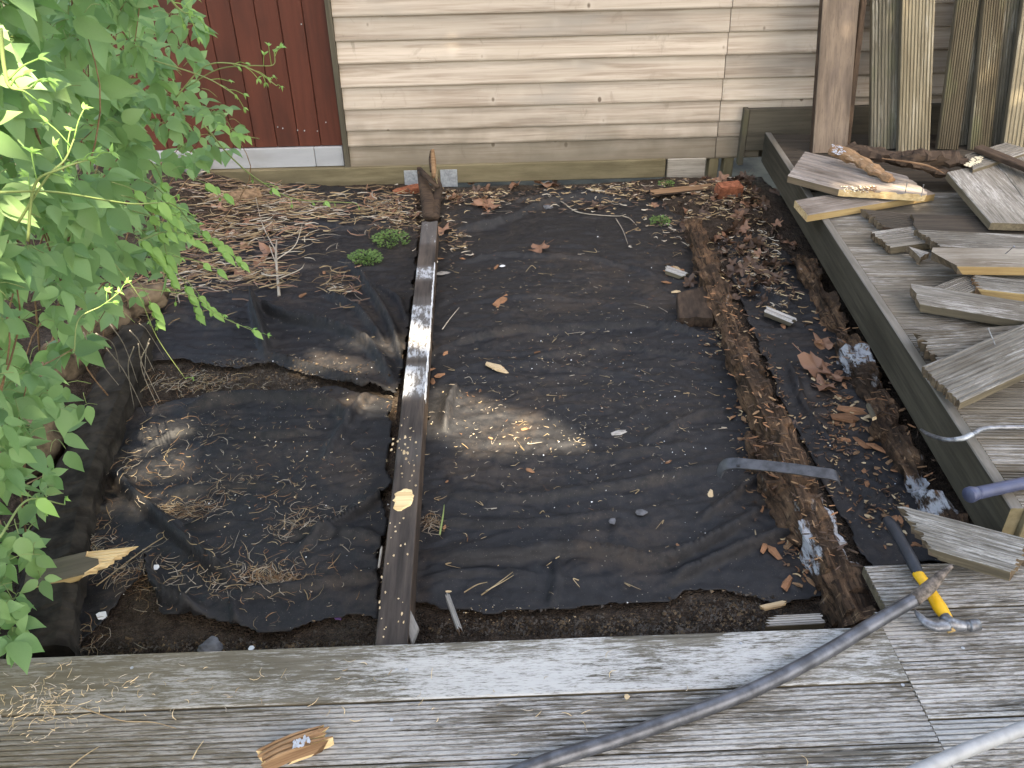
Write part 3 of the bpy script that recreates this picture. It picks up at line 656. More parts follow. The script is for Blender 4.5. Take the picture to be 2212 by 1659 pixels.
# split end at the wall: upright splinters
def splinter(name, pts, rad, mat, parent=None, flat=.45): return tube(name, pts, rad, mat, parent, 6, 4, flat)
sp0 = Z(928, 470, ZJ - .04)
splinter('torn_splinter', [sp0, Wp(925, 430, 4.25), Wp(916, 400, 4.35), Wp(905, 362, 4.45)], [.035, .04, .03, .012], M['rot_dark'], cj, .6)
splinter('torn_splinter', [sp0 + Vector((.02, 0, 0)), Wp(940, 440, 4.2), Wp(948, 405, 4.35), Wp(940, 375, 4.45)], [.03, .03, .02, .008], M['rot_dark'], cj, .6)
splinter('torn_splinter', [Wp(908, 366, 4.40), Wp(925, 385, 4.33), Wp(947, 405, 4.28)], [.014, .02, .012], M['rot_dark'], cj, .7)
splinter('torn_splinter', [Wp(938, 385, 4.42), Wp(936, 350, 4.46), Wp(934, 322, 4.48)], [.014, .015, .009], M['fresh_brown'], cj, .5)
splinter('torn_splinter', [Wp(934, 372, 4.44), Wp(931, 345, 4.47), Wp(931, 326, 4.49)], [.013, .012, .006], M['rot_dark'], cj, .5)
splinter('torn_splinter', [Wp(945, 400, 4.3), Wp(943, 385, 4.3), Wp(944, 366, 4.31)], [.006, .007, .003], M['straw'], cj, .5)

def zone(cpx, z, q):
    a = Z(*cpx[0], z); b = Z(*cpx[-1], z); ax_ = (b - a).normalized(); Mi = frame(a, ax_, Vector((-ax_.y, ax_.x, 0))).inverted(); P = [Mi @ Z(x, y, z) for x, y in q]
    return (min(p.x for p in P), max(p.x for p in P), min(p.y for p in P), max(p.y for p in P))
def fibres(par, cpx, z, count, spread, seed, mats=('chip', 'fresh_brown', 'rot_dark', 'rot_dark', 'dead_dark'), size=(.006, .034), name='loose_fibres', cross=True):
    r = random.Random(seed); C = catmull([Z(x, y, z) for x, y in cpx], 12); V = []; F = []; FMi = []; o = C[0]
    for _ in range(count):
        i = r.randrange(len(C) - 1); c = C[i].lerp(C[i + 1], r.random()); t = (C[i + 1] - C[i]).normalized(); s = Vector((t.y, -t.x, 0))
        c = c + s * r.gauss(0, spread * .5); c.z += r.uniform(-.004, .006); a = r.uniform(-.7, .7) + (math.pi / 2 if (cross and r.random() < .7) else 0)
        d = t * math.cos(a) + s * math.sin(a) + Vector((0, 0, r.uniform(-.2, .25))); d.normalize(); w = d.cross(Vector((0, 0, 1))).normalized(); L = r.uniform(*size); wd = L * r.uniform(.08, .28); th = wd * .4; b = len(V)
        for u, ww in ((-.5, .5), (0.1, 1), (.5, .3)):
            for k in range(4):
                sx, sz = ((-1, 0), (1, 0), (1, 1), (-1, 1))[k]; V.append(c + d * (L * u) + w * (wd * ww * sx * .5) + Vector((0, 0, th * sz)) - o)
        mi = r.randrange(len(mats))
        for q in range(2):
            for k in range(4): k2 = (k + 1) % 4; F.append((b + q * 4 + k, b + q * 4 + k2, b + q * 4 + 4 + k2, b + q * 4 + 4 + k)); FMi.append(mi)
        F += [(b, b + 3, b + 2, b + 1), (b + 8, b + 9, b + 10, b + 11)]; FMi += [mi, mi]
    ob = obj(name, mesh_of(name, V, F, [M[m] for m in mats], FMi), Matrix.Translation(o), par); ob['kind'] = 'stuff'; return ob
A = [(1500, 470), (1522, 540), (1560, 640), (1602, 740), (1648, 850), (1690, 940), (1730, 1030), (1775, 1130), (1820, 1230), (1868, 1340)]
ja = empty('rotten_joist', Z(1650, 850, -.05), 'rotten orange-brown joist under the flat pry bar with crumbling top', 'joist', 'rotten joists on the right')
ZA = [zone(A, -.045, [(1796, 1066), (1870, 1215)]), zone(A, -.045, [(1756, 1110), (1800, 1215)])]
ZA = [(z_[0], z_[1], .016, .08) if i == 0 else (z_[0], z_[1], -.08, -.034) for i, z_ in enumerate(ZA)]
rough_beam('beam', A, (.080, .092), -.045, .12, m_rotten(ZA, 'rotten_joist_with_white_edge'), ja, .013, seed=1, bite=.020)
fibres(ja, A[2:9], -.034, 300, .07, 11, size=(.004, .03)); fibres(ja, A[1:4], -.05, 60, .07, 12)
Bp = [(1730, 540), (1762, 590), (1806, 670), (1850, 750), (1885, 820), (1925, 895), (1965, 965), (2005, 1040), (2045, 1110), (2090, 1190)]
jb = empty('rotten_joist', Z(1850, 750, -.06), 'rotten grey-white joist beside the raised deck fascia', 'joist', 'rotten joists on the right')
ZB = [zone(Bp, -.062, [(1985, 1005), (2060, 1115)]), zone(Bp, -.062, [(1830, 740), (1880, 790)])]
rough_beam('beam', Bp, (.088, .085), -.062, .11, m_rotten([(z_[0], z_[1], -.06, .05) for z_ in ZB], 'rotten_joist_with_mould'), jb, .016, seed=30, bite=.026)
fibres(jb, Bp[2:8], -.055, 120, .08, 13)
batt = rough_beam('rotten_batten', [(1622, 930), (1648, 990), (1672, 1050), (1705, 1110), (1738, 1165)], (.055, .045), -.085, .06, M['rotten'], None, .022, seed=50, end_taper=(.2, .15), bite=.03)
tag(batt, 'short rotten batten lying against the left side of the orange-brown joist', 'batten')
fibres(batt, [(1630, 940), (1655, 1000), (1680, 1060)], -.08, 70, .05, 14)
lt = rough_beam('covered_timber', [(290, 700), (250, 800), (205, 900), (160, 1010), (125, 1120), (95, 1260), (70, 1400)], (.135, .15), -.05, .13, M['dusty'], None, .006, seed=70)
tag(lt, 'dark membrane covered timber along the left edge of the pit', 'timber')
cb = plank_px('rotten_block', (1462, 632, -.09), (1468, 708, -.09), (1530, 612, -.09), .05, [M['fresh_brown'], M['rot_dark'], M['rot_dark']], n=0, jag=(.02, .02), seed=3, L=.22)
cb.data.materials[0] = M['rot_dark']; tag(cb, 'brown decayed block with white mould left of the rotten joist', 'wood block')

# ------------------------------------------------------------------ planks leaning on the wall
def leaner(px0, px1, ptop0, ptop1, ybase, ytop, mats, label, n, seed, zb=ZR, T=.028, jag=(.0, .0)):
    """foot edge px0-px1 (on the deck), top edge where it leaves the picture"""
    a = Wp(*px0, ybase); b = Wp(*px1, ybase); c = Wp(*ptop0, ytop); d = Wp(*ptop1, ytop)
    W = ((b - a).length + (d - c).length) / 2; x = ((c + d) - (a + b)); x.normalize(); yd = (a - b)
    mid = (a + b) * .5; M0 = frame(mid, x, yd); L = 1.75
    M0 = M0 @ Matrix.Translation((0, -W / 2, 0)) ; n_ = M0.to_3x3().col[2]
    if n_.y > 0: M0 = frame(mid, x, -yd) @ Matrix.Translation((0, -W / 2, 0))
    s = -(mid.z - zb) / x.z
    o = plank('leaning_plank', L, W, T, mats, M0, n=n, start=lambda t: s, seg=14, seed=seed, jag=jag, depth=.0055)
    return tag(o, label, 'plank', 'planks leaning on the wall')
s3 = [M['leaner_brown'], M['rot_dark'], M['brown_end']]
leaner((1757, 330), (1828, 330), (1776, 0), (1858, 0), 4.22, 4.42, s3, 'smooth brown stained plank leaning furthest left against the wall', 0, 1, T=.045)
leaner((1822, 330), (1836, 330), (1862, 0), (1872, 0), 4.30, 4.47, [M['rot_dark'], M['leaner_brown'], M['rot_dark']], 'thin dark strip standing directly behind the brown stained plank', 0, 2, T=.02)
leaner((1884, 325), (1940, 325), (1882, 0), (1952, 0), 4.25, 4.50, [M['leaner_green'], M['deck_side'], M['deck_side']], 'narrow green-grey grooved plank leaning upright second from left', 8, 3)
leaner((1940, 327), (2009, 327), (1951, 0), (2020, 0), 4.20, 4.45, [M['leaner_tan'], M['deck_side'], M['deck_side']], 'light tan grooved plank leaning upright at the centre of the group', 9, 4)
leaner((2022, 327), (2072, 327), (2072, 0), (2112, 0), 4.22, 4.46, [M['leaner_moss'], M['deck_side'], M['deck_side']], 'greenish plank tilting right next to the wide dark gap', 8, 5)
leaner((2058, 329), (2100, 329), (2098, 0), (2142, 0), 4.27, 4.50, [M['leaner_green'], M['deck_side'], M['deck_side']], 'second tilted plank, behind the greenish one', 8, 6)
leaner((2094, 330), (2140, 330), (2128, 0), (2172, 0), 4.20, 4.46, [M['leaner_moss'], M['deck_side'], M['deck_side']], 'brown tilted plank with white speck, third of the tilted planks', 8, 7)
leaner((2126, 330), (2180, 330), (2160, 0), (2215, 0), 4.24, 4.48, [M['leaner_green'], M['deck_side'], M['deck_side']], 'fourth tilted plank with a pale sunlit streak', 8, 8)
leaner((2165, 340), (2240, 340), (2212, 0), (2290, 0), 4.12, 4.42, [M['leaner_tan'], M['deck_side'], M['deck_side']], 'tan plank at the right edge of the picture with pale fungus near its foot', 8, 9)
leaner((2230, 340), (2310, 340), (2290, 0), (2370, 0), 4.18, 4.45, [M['leaner_moss'], M['deck_side'], M['deck_side']], 'last plank leaning on the wall beyond the right edge', 8, 10)

# ------------------------------------------------------------------ heap of offcuts
G = 'offcuts heaped on the raised deck'
def off(name, A_, B_, C_, T, mats, label, **kw):
    mats = [M[m] for m in mats]; o = plank_px(name, A_, B_, C_, T, mats, **kw); tag(o, label, 'offcut', G); return o
gs = ('grey_plank', 'deck_side', 'brown_end')
# low dark layer first
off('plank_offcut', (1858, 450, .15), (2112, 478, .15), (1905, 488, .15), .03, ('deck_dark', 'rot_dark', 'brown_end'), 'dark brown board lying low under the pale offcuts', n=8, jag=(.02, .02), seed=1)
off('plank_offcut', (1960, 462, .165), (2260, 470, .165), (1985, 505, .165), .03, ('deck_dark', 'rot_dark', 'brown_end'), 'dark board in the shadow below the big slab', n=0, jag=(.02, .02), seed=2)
off('plank_offcut', (1877, 500, .155), (1985, 486, .155), (1921, 534, .155), .03, gs, 'small grey offcut with glossy wet corner at the left of the middle layer', n=8, depth=.003, jag=(.015, .02), seed=3)
off('plank_offcut', (1973, 495, .18), (2260, 508, .18), (2030, 531, .18), .03, gs, 'grey offcut with a dark sawn end just above the pale yellow-edged one', n=8, depth=.002, jag=(.015, 0), seed=4)
off('plank_offcut', (1957, 530, .155), (2010, 545, .155), (1984, 556, .155), .028, ('grey_plank', 'brown_end', 'brown_end'), 'stubby grey scrap poking out left of the pale yellow-edged offcut', n=0, jag=(.01, .01), seed=5)
off('plank_offcut', (2000, 534, .20), (2270, 537, .20), (2050, 574, .20), .034, ('pale_plank', 'yellow_side', 'brown_end'), 'pale smooth offcut with a yellow sawn edge and rotten brown end', n=0, jag=(.035, 0), seed=6)
off('plank_offcut', (2010, 622, .15), (2100, 585, .15), (2050, 650, .15), .025, ('grey_plank', 'deck_side', 'brown_end'), 'brown ribbed scrap showing beneath the pale yellow-edged offcut', n=9, depth=.004, seed=7)
off('plank_offcut', (2094, 592, .165), (2280, 612, .165), (2108, 622, .165), .03, ('grey_plank', 'yellow_side', 'fresh_brown'), 'grey offcut with torn orange end right of the ribbed scrap', n=7, jag=(.03, 0), seed=8)
off('plank_offcut', (1964, 611, .165), (2240, 655, .165), (1983, 655, .165), .03, gs, 'grey offcut sloping down right with a square dark end', n=0, jag=(.012, 0), seed=9)
off('plank_offcut', (1968, 716, .160), (2215, 700, .160), (2013, 776, .160), .032, gs, 'grey ribbed offcut whose broken end overhangs the fascia', n=9, depth=.003, jag=(.03, 0), seed=10)
off('plank_offcut', (1989, 791, .185), (2250, 682, .185), (2073, 869, .185), .028, gs, 'large ribbed grey offcut lying diagonally across the fascia', n=9, depth=.0035, jag=(.008, 0), seed=11)
slab = off('plank_offcut', (2046, 372, .235), (2141, 481, .21), (2150, 350, .235), .03, ('grey_plank', 'deck_side', 'deck_side'), 'wide smooth grey slab with straw on it at the right edge', n=0, seed=12)
off('plank_offcut', (2150, 349, .236), (2255, 484, .21), (2240, 330, .236), .03, ('grey_plank', 'deck_side', 'deck_side'), 'second grey slab beside the wide one, partly beyond the picture', n=0, seed=13)
off('plank_offcut', (1717, 432, .155), (1965, 392, .155), (1745, 464, .155), .032, ('pink_plank', 'yellow_side', 'fresh'), 'pinkish grey offcut with yellow edge under the ribbed board with the split side', n=9, depth=.0015, seed=14)
# ribbed piece with split yellow side
a = Z(1740, 326, .20); b = Z(1957, 378, .20); c = Z(1702, 379, .20); x = (b - a).normalized(); w = (c - a) - x * (c - a).dot(x); W = w.length; L = (b - a).length; sk = (c - a).dot(x)
q1 = Z(1806, 414, .20); q2 = Z(2045, 401, .20); l1 = (q1 - a).dot(x); l2 = (q2 - a).dot(x)
w2 = min(1.0, max(.45, (q2 - a).dot(w.normalized()) / W)); w1 = min(1.0, (q1 - a).dot(w.normalized()) / W)
def endf(t):            # t = 0 on the C side after the flip
    u = 1 - t if (x.cross(w).z < 0) else t
    if u < w2: return L + (l2 - L) * u / w2
    return l2 + (l1 - l2) * min(1, (u - w2) / max(.02, w1 - w2))
flip = x.cross(w).z < 0
o = plank('plank_offcut', L, W, .032, [M['pink_plank'], M['brown_end'], M['fresh']], frame(a + w if flip else a, x, -w if flip else w), n=7, depth=.006, start=(lambda t: sk * (1 - t)) if flip else (lambda t: sk * t), end=endf, jag=(0, .006), seed=15)
tag(o, 'deeply ribbed offcut with a bright yellow split side, on top left of the heap', 'offcut', G)
q1b = Z(1806, 414, .17)
flakes([(1815, 402), (1890, 400), (1885, 416), (1825, 418)], 70, 71, (.002, .006), 'fungus', o, .202, 'fungus_patch'); flakes([(1850, 404), (1895, 402), (1890, 416), (1855, 418)], 50, 73, (.002, .006), 'chip', o, .2025, 'rot_patch')
dd = off('plank_offcut', (2082, 334, .25), (2172, 307, .25), (2100, 366, .25), .03, gs, 'ribbed grey offcut with cream fungus at the back right of the heap', n=6, depth=.005, jag=(.02, .004), seed=16)
flakes([(2084, 356), (2108, 340), (2128, 336), (2116, 350), (2096, 362)], 80, 72, (.003, .009), 'fungus', dd, .253, 'fungus_patch')
def stick(name, pts, rad, mat, label, cat='offcut', group=G, flat=.8, sides=9, n=8, jit=.15, seed=0, M2=None, tip=None):
    r = random.Random(seed); V, F = tube_geo(pts, rad, sides, n, flat=flat); o0 = Vector(pts[0])
    V = [v + Vector(noise.noise_vector(v * 30)) * jit * (rad if not isinstance(rad, (list, tuple)) else max(rad)) for v in V]
    ax_ = (Vector(pts[-1]) - o0).normalized(); Mx = frame(o0, ax_, Vector((-ax_.y, ax_.x, 0)) if abs(ax_.z) < .9 else (1, 0, 0)); Mi = Mx.inverted()
    ob = obj(name, mesh_of(name, [Mi @ v for v in V], F, mat), Mx); return tag(ob, label, cat, group)
stick('rotten_stick', [Z(1797, 322, .26), Z(1830, 335, .25), Z(1880, 362, .23), Z(1925, 388, .215)], [.026, .034, .03, .018], M['fresh_brown'], 'orange-brown rotten stick with a whitish broken end on the ribbed board', jit=.5, seed=1)
flakes([(1796, 310), (1820, 318), (1826, 328), (1815, 336), (1798, 330)], 60, 31, (.002, .007), 'mould', bpy.data.objects['rotten_stick'], .289, 'mould_patch')
stick('rotten_board', [Z(1835, 320, .22), Z(1900, 335, .23), Z(1980, 350, .22), Z(2045, 378, .19)], [.04, .055, .06, .03], M['rot_dark'], 'long dark rotten board with a pale curling edge at the back of the heap', flat=.5, jit=.4, seed=2)
stick('rotten_board', [Z(1920, 345, .23), Z(1990, 338, .25), Z(2060, 345, .24), Z(2085, 352, .22)], [.03, .05, .05, .03], M['rot_dark'], 'black rotten joist end behind the wide grey slab', flat=.6, jit=.4, seed=3)
stick('splinter', [Z(1905, 342, .275), Z(1975, 352, .27), Z(2015, 362, .26), Z(2040, 375, .24)], [.004, .008, .007, .002], M['fresh_brown'], 'pale curling splinter along the dark rotten board', cat='splinter', group=None, flat=.5, seed=4)
off('plank_offcut', (2105, 318, .28), (2240, 372, .27), (2122, 312, .28), .02, ('rot_dark', 'rot_dark', 'rot_dark'), 'thin dark batten crossing the grey slab at the right', n=0, seed=17)
# nails standing out of the offcuts
def nail(px, z, d, L, on, par=None):
    p = Z(*px, z); q = p + Vector(d).normalized() * L; V, F = tube_geo([p, q], .0017, 6, 1); V2, F2 = tube_geo([q, q + Vector(d).normalized() * .0015], .004, 8, 1, V, F); o = obj('nail', mesh_of('nail', V, F, M['steel']))
    return tag(o, on, 'nail')
nail((2172, 548, ), .20, (.1, -.3, .5), .045, 'rusty nail standing in the pale yellow-edged offcut')
nail((2150, 745, ), .185, (-.3, .35, .6), .055, 'bent nail standing in the large diagonal ribbed offcut')
nail((1955, 418, ), .20, (0, .1, 1), .045, 'nail standing at the yellow split side of the ribbed board')
nail((1990, 425, ), .20, (0, .1, 1), .05, 'nail standing right of the first one on the yellow split side')
nail((1950, 415, ), .16, (.6, -.3, .3), .05, 'nail pointing out of the pinkish offcut')
# offcut in the pit corner
po = off('plank_offcut', (1930, 1086, .02), (2135, 1140, .075), (1998, 1180, .045), .03, gs, 'short grey offcut leaning between the pit and the raised deck corner', n=9, depth=.003, jag=(.03, .02), seed=18, L=.34)
po['group'] = 'loose wood in and beside the pit'

# ------------------------------------------------------------------ tools
def bar_pts(P): return [Z(x, y, z) for x, y, z in P]
wb = empty('crowbar', Z(1700, 1460, .02), 'long curved grey steel crowbar lying across the front deck', 'crowbar')
tube('shaft', bar_pts([(1980, 1292, .040), (1890, 1345, .026), (1800, 1400, .018), (1703, 1453, .018), (1602, 1501, .018), (1467, 1551, .018), (1330, 1598, .018), (1180, 1645, .018), (1050, 1700, .02), (900, 1800, .03)]), .0155, M['bar_steel'], wb, 14, 8)
tube('claw_end', bar_pts([(2056, 1222, .085), (2030, 1245, .070), (2005, 1270, .055), (1974, 1296, .041)]), [.005, .012, .0165, .0165], M['bar_tip'], wb, 10, 6, .8)
hm = empty('claw_hammer', Z(2000, 1290, .0), 'claw hammer with yellow and black handle under the crowbar tip', 'hammer')
zh = .018
tube('handle', bar_pts([(2046, 1336, zh), (2030, 1312, zh), (2003, 1268, zh), (1982, 1238, zh)]), [.013, .0165, .0135, .0135], M['yellow'], hm, 12, 6, .8)
tube('grip', bar_pts([(1984, 1240, zh), (1970, 1212, zh + .002), (1948, 1172, .012), (1930, 1140, .002), (1917, 1122, -.005)]), [.0138, .0155, .0145, .0165, .013], M['black_rubber'], hm, 12, 6, .85)
hd = tube('head', bar_pts([(2038, 1336, zh + .002), (2052, 1348, zh + .002), (2075, 1352, zh), (2084, 1352, zh)]), [.012, .017, .0135, .0115], M['steel'], hm, 10, 5)
tube('striking_face', bar_pts([(2083, 1352, zh), (2093, 1352, zh), (2094, 1352, zh), (2113, 1350, zh)]), [.0105, .011, .0145, .0145], M['steel'], hm, 14, 2)
for dx in (0, 1):
    tube('claw', bar_pts([(2046, 1350, zh + .006 - dx * .014), (2020, 1352, zh + .008 - dx * .014), (1998, 1342, zh + .010 - dx * .014), (1984, 1328, zh + .010 - dx * .012), (1976, 1316, zh + .010 - dx * .010)]), [.017, .0155, .012, .008, .0015], M['steel'], hm, 8, 6, .6)
tube('neck', bar_pts([(2040, 1332, zh), (2050, 1346, zh)]), [.013, .014], M['steel'], hm, 10, 2)
tube('handle_end_grain', bar_pts([(2052, 1358, zh), (2056, 1366, zh - .004)]), [.010, .009], M['yellow_side'], hm, 8, 2)
# flat pry bar
def strap_bar(name, pts, widths, th, mat, parent, wdir):
    C = catmull(pts, 8); V = []; F = []; m = len(C); o = C[0]
    for i, c in enumerate(C):
        t = (C[min(i + 1, m - 1)] - C[max(i - 1, 0)]).normalized(); s = (Vector(wdir) - t * Vector(wdir).dot(t)).normalized(); nn = t.cross(s)
        f = i / (m - 1) * (len(widths) - 1); w = widths[int(f)] * (1 - f % 1) + widths[min(int(f) + 1, len(widths) - 1)] * (f % 1)
        tt = th * (1 if 2 < i < m - 3 else .5)
        for a_, b_ in ((-.5, -.5), (.5, -.5), (.5, .5), (-.5, .5)): V.append(c + s * (a_ * w) + nn * (b_ * tt) - o)
    for i in range(m - 1):
        for k in range(4): k2 = (k + 1) % 4; F.append((i * 4 + k, i * 4 + k2, (i + 1) * 4 + k2, (i + 1) * 4 + k))
    F += [(3, 2, 1, 0), tuple(m * 4 - 4 + k for k in range(4))]
    me = mesh_of(name, V, F, mat); bm = bmesh.new(); bm.from_mesh(me); bmesh.ops.bevel(bm, geom=[e for e in bm.edges], offset=.0008, segments=1, affect='EDGES'); bm.to_mesh(me); bm.free()
    return obj(name, me, Matrix.Translation(o), parent)
fb = empty('flat_pry_bar', Z(1690, 1015, .02), 'flat grey steel pry bar lying across the orange-brown rotten joist', 'pry bar')
strap_bar('blade', bar_pts([(1552, 1030, -.085), (1562, 1008, -.055), (1580, 1001, -.035), (1620, 1003, -.022), (1700, 1011, -.012), (1770, 1021, -.005), (1803, 1027, -.008), (1814, 1040, -.03)]), [.030, .036, .036, .034, .034, .034, .036, .034], .006, M['pry_steel'], fb, (.05, .9, .3))
V, F = tube_geo([Z(1590, 1004, -.0265), Z(1598, 1005, -.0255)], .0028, 6, 1); obj('nail_slot', mesh_of('nail_slot', V, F, M['black_rubber']), None, fb)
hk = empty('hooked_bar', Z(2070, 945, .12), 'thin curved steel bar resting on the raised deck fascia', 'bar')
tube('rod', bar_pts([(1990, 928, .05), (2005, 938, .08), (2040, 949, .13), (2073, 948, .143), (2100, 938, .148), (2125, 926, .145), (2170, 923, .14), (2300, 922, .14)]), [.004, .0065, .0075, .0075, .0075, .0075, .0075, .0075], M['steel'], hk, 10, 8, .8)
tube('bright_tip', bar_pts([(2062, 949, .1445), (2080, 947, .147), (2100, 938, .150)]), [.0065, .008, .0075], M['galv'], hk, 10, 4, .8)
bh = empty('blue_handled_bar', Z(2150, 1055, .14), 'blue painted bar end overhanging the raised deck corner', 'bar')
tube('shaft', bar_pts([(2108, 1066, .142), (2150, 1057, .142), (2212, 1044, .142), (2330, 1022, .142)]), [.0165, .016, .0155, .0155], M['blue'], bh, 14, 5)
tube('flared_end', bar_pts([(2092, 1070, .142), (2098, 1068, .142), (2110, 1065.5, .142)]), [.0195, .0205, .0165], M['blue'], bh, 14, 4)
tag(tube('pale_pole', bar_pts([(1880, 1712, .09), (1990, 1663, .075), (2100, 1615, .065), (2212, 1573, .055), (2400, 1500, .04)]), .0135, M['white_pole'], None, 14, 5), 'pale grey pole crossing the bottom right corner of the deck', 'pole')

# ------------------------------------------------------------------ loose wood
def chunk(name, A_, B_, C_, T, mats, label, cat, **kw):
    o = plank_px(name, A_, B_, C_, T, [M[m] for m in mats], **kw); return tag(o, label, cat)
ck = chunk('wood_chunk', (552, 1618, .034), (712, 1560, .034), (560, 1652, .034), .034, ('fresh_brown', 'fresh_brown', 'fresh'), 'torn brown chunk of wood lying on the front deck', 'wood chunk', n=3, depth=.006, jag=(.015, .05), seed=1, bow=.008)
flakes([(632, 1600), (662, 1592), (670, 1602), (650, 1614), (634, 1614)], 70, 41, (.001, .0035), 'mould', ck, .0425, 'mould_patch')
br = empty('broken_board', Z(200, 1200, -.03), 'broken olive board with a bright freshly split tip at the left', 'broken board', 'loose wood in and beside the pit')
chunk_o = plank_px('board', (60, 1220, -.03), (214, 1183, -.035), (50, 1272, -.04), .022, [M['olive'], M['yellow_side'], M['fresh']], n=0, jag=(0, .04), seed=2)
chunk_o.parent = br; chunk_o.matrix_basis = world_of(br).inverted() @ chunk_o.matrix_basis
a = Z(195, 1190, -.045); b = Z(302, 1178, -.045); c = Z(205, 1232, -.045); x = (b - a).normalized(); w = (c - a) - x * (c - a).dot(x); Wd = w.length; L = (b - a).length
tipo = plank('split_tip', L, Wd, .012, [M['fresh'], M['fresh'], M['fresh']], frame(a + w, x, -w), br, n=6, depth=.002, start=lambda t: -.02, end=lambda t: L * (.35 + .65 * t), jag=(.02, .02), seed=8)
chunk('wood_splinter', (961, 1282, -.10), (992, 1368, -.07), (970, 1280, -.10), .02, ('chip_grey', 'chip_grey', 'fresh_brown'), 'weathered grey splinter standing in the soil right of the central joist', 'splinter', n=2, depth=.003, jag=(.01, .03), seed=3)
chunk('wood_splinter', (1654, 660, -.10), (1728, 690, -.10), (1650, 672, -.10), .02, ('chip_grey', 'deck_side', 'deck_side'), 'split grey stick between the two rotten joists', 'splinter', n=2, depth=.003, jag=(.01, .02), seed=4)
chunk('wood_splinter', (1438, 572, -.11), (1490, 590, -.11), (1434, 582, -.11), .02, ('chip_grey', 'deck_side', 'deck_side'), 'dark grey splintered stick left of the rotten joist', 'splinter', n=2, depth=.003, jag=(.01, .02), seed=5)
chunk('wood_splinter', (1640, 1306, -.115), (1700, 1293, -.115), (1644, 1316, -.115), .01, ('chip_pale', 'chip_pale', 'fresh'), 'flat tan sliver of wood near the front deck edge', 'splinter', n=0, jag=(.01, .02), seed=6)
chunk('plank_scrap', (1655, 1330, -.085), (1775, 1324, -.085), (1650, 1352, -.085), .02, ('chip_grey', 'deck_side', 'deck_side'), 'ribbed grey scrap sticking out from under the front deck', 'scrap', n=4, depth=.005, jag=(.03, .01), seed=7)
chunk('wood_splinter', (1885, 902, .0), (1866, 862, -.04), (1894, 899, .0), .012, ('olive', 'deck_side', 'chip_pale'), 'olive stick propped against the grey-white rotten joist', 'splinter', n=0, jag=(.005, .01), seed=8, L=.13)
chunk('wood_splinter', (815, 1228, -.11), (822, 1178, -.06), (820, 1228, -.11), .006, ('chip_grey', 'chip_grey', 'chip_grey'), 'thin grey splinter leaning on the left side of the central joist', 'splinter', n=0, jag=(.005, .02), seed=9)
chunk('wood_splinter', (1540, 395, -.06), (1400, 410, -.08), (1540, 405, -.06), .012, ('fresh_brown', 'rot_dark', 'rot_dark'), 'brown strip of bark by the wall above the leaf litter', 'splinter', n=0, jag=(.02, .02), seed=10)
chunk('wood_splinter', (905, 1010 + 345, -.045), (884, 1310, -.045), (890, 1392, -.045), .012, ('chip_grey', 'chip_grey', 'chip_grey'), 'grey sliver wedged along the right side of the central joist at the deck', 'splinter', n=0, seed=11, L=.10)

# chip meshes shared between copies
def chip_mesh(name, seed, mat):
    r = random.Random(seed); V = []; F = []; k = 6; L = 1.0
    for i in range(3):
        x = (-.5, r.uniform(-.1, .2), .5)[i]; w = (r.uniform(.08, .2), r.uniform(.18, .3), r.uniform(.03, .15))[i]; h = (.04, .07, .02)[i]
        for a_, b_ in ((-1, 0), (1, 0), (.8, 1), (-.7, 1)): V.append((x + r.uniform(-.08, .08), a_ * w + r.uniform(-.04, .04), b_ * h * 1.6))
    for i in range(2):
        for q in range(4): q2 = (q + 1) % 4; F.append((i * 4 + q, i * 4 + q2, i * 4 + 4 + q2, i * 4 + 4 + q))
    F += [(3, 2, 1, 0), (8, 9, 10, 11)]; return mesh_of(name, V, F, mat)
CH = {m: [chip_mesh('wood_chip', i * 7 + hash_, M[m]) for i in range(5)] for m, hash_ in (('chip', 1), ('chip_pale', 2), ('chip_grey', 3), ('rot_dark', 4), ('fresh_brown', 5))}
rr = random.Random(77)
def scatter_chip(px, py, L, m, label, group, name='wood_chip', ang=None, h=None, cat='wood chip'):
    p = on_floor(px, py) if h is None else Z(px, py, h); a = rr.uniform(0, 6.28) if ang is None else ang
    Mx = Matrix.Translation(p + Vector((0, 0, .002))) @ Matrix.Rotation(a, 4, 'Z') @ Matrix.Rotation(rr.uniform(-.3, .3), 4, 'X') @ Matrix.Rotation(rr.uniform(-.2, .2), 4, 'Y') @ Matrix.Scale(L, 4)
    o = obj(name, rr.choice(CH[m]), Mx); return tag(o, label, cat, group)
scatter_chip(1083, 652, .10, 'chip', 'torn red-brown chip with white flecks on the middle membrane above the sun patch', 'wood chips on the middle membrane', ang=1.0)
scatter_chip(1074, 797, .085, 'chip_pale', 'brown curled stub of wood lying in the sun patch', 'wood chips on the middle membrane', ang=-.45)
scatter_chip(1337, 936, .05, 'chip_grey', 'pale rectangular chip in the centre of the middle membrane', 'wood chips on the middle membrane', ang=.3)
scatter_chip(955, 592, .07, 'chip_grey', 'whitish stick chip just right of the central joist', 'wood chips on the middle membrane', ang=.3)
for i in range(16):
    while True:
        px, py = rr.uniform(960, 1640), rr.uniform(560, 1290)
        q = Z(px, py, -.13)
        if inside(q.x, q.y, PWR): break
    scatter_chip(px, py, rr.uniform(.015, .035), rr.choice(('chip', 'chip', 'chip_pale')), 'tiny orange chip scattered on the middle membrane', 'tiny chips scattered on the middle membrane')
def along(C, t): i = int(t * (len(C) - 1)); return C[min(i, len(C) - 1)]
for i in range(46):
    t = rr.random(); px = 1640 + 160 * t + rr.gauss(0, 16) - 40; py = 850 + 420 * t + rr.gauss(0, 20)
    scatter_chip(px - 10, py, rr.uniform(.012, .036), rr.choice(('chip', 'fresh_brown', 'rot_dark', 'chip')), 'orange splinter of rotten wood at the left foot of the orange-brown joist', 'splinters left of the orange-brown joist')
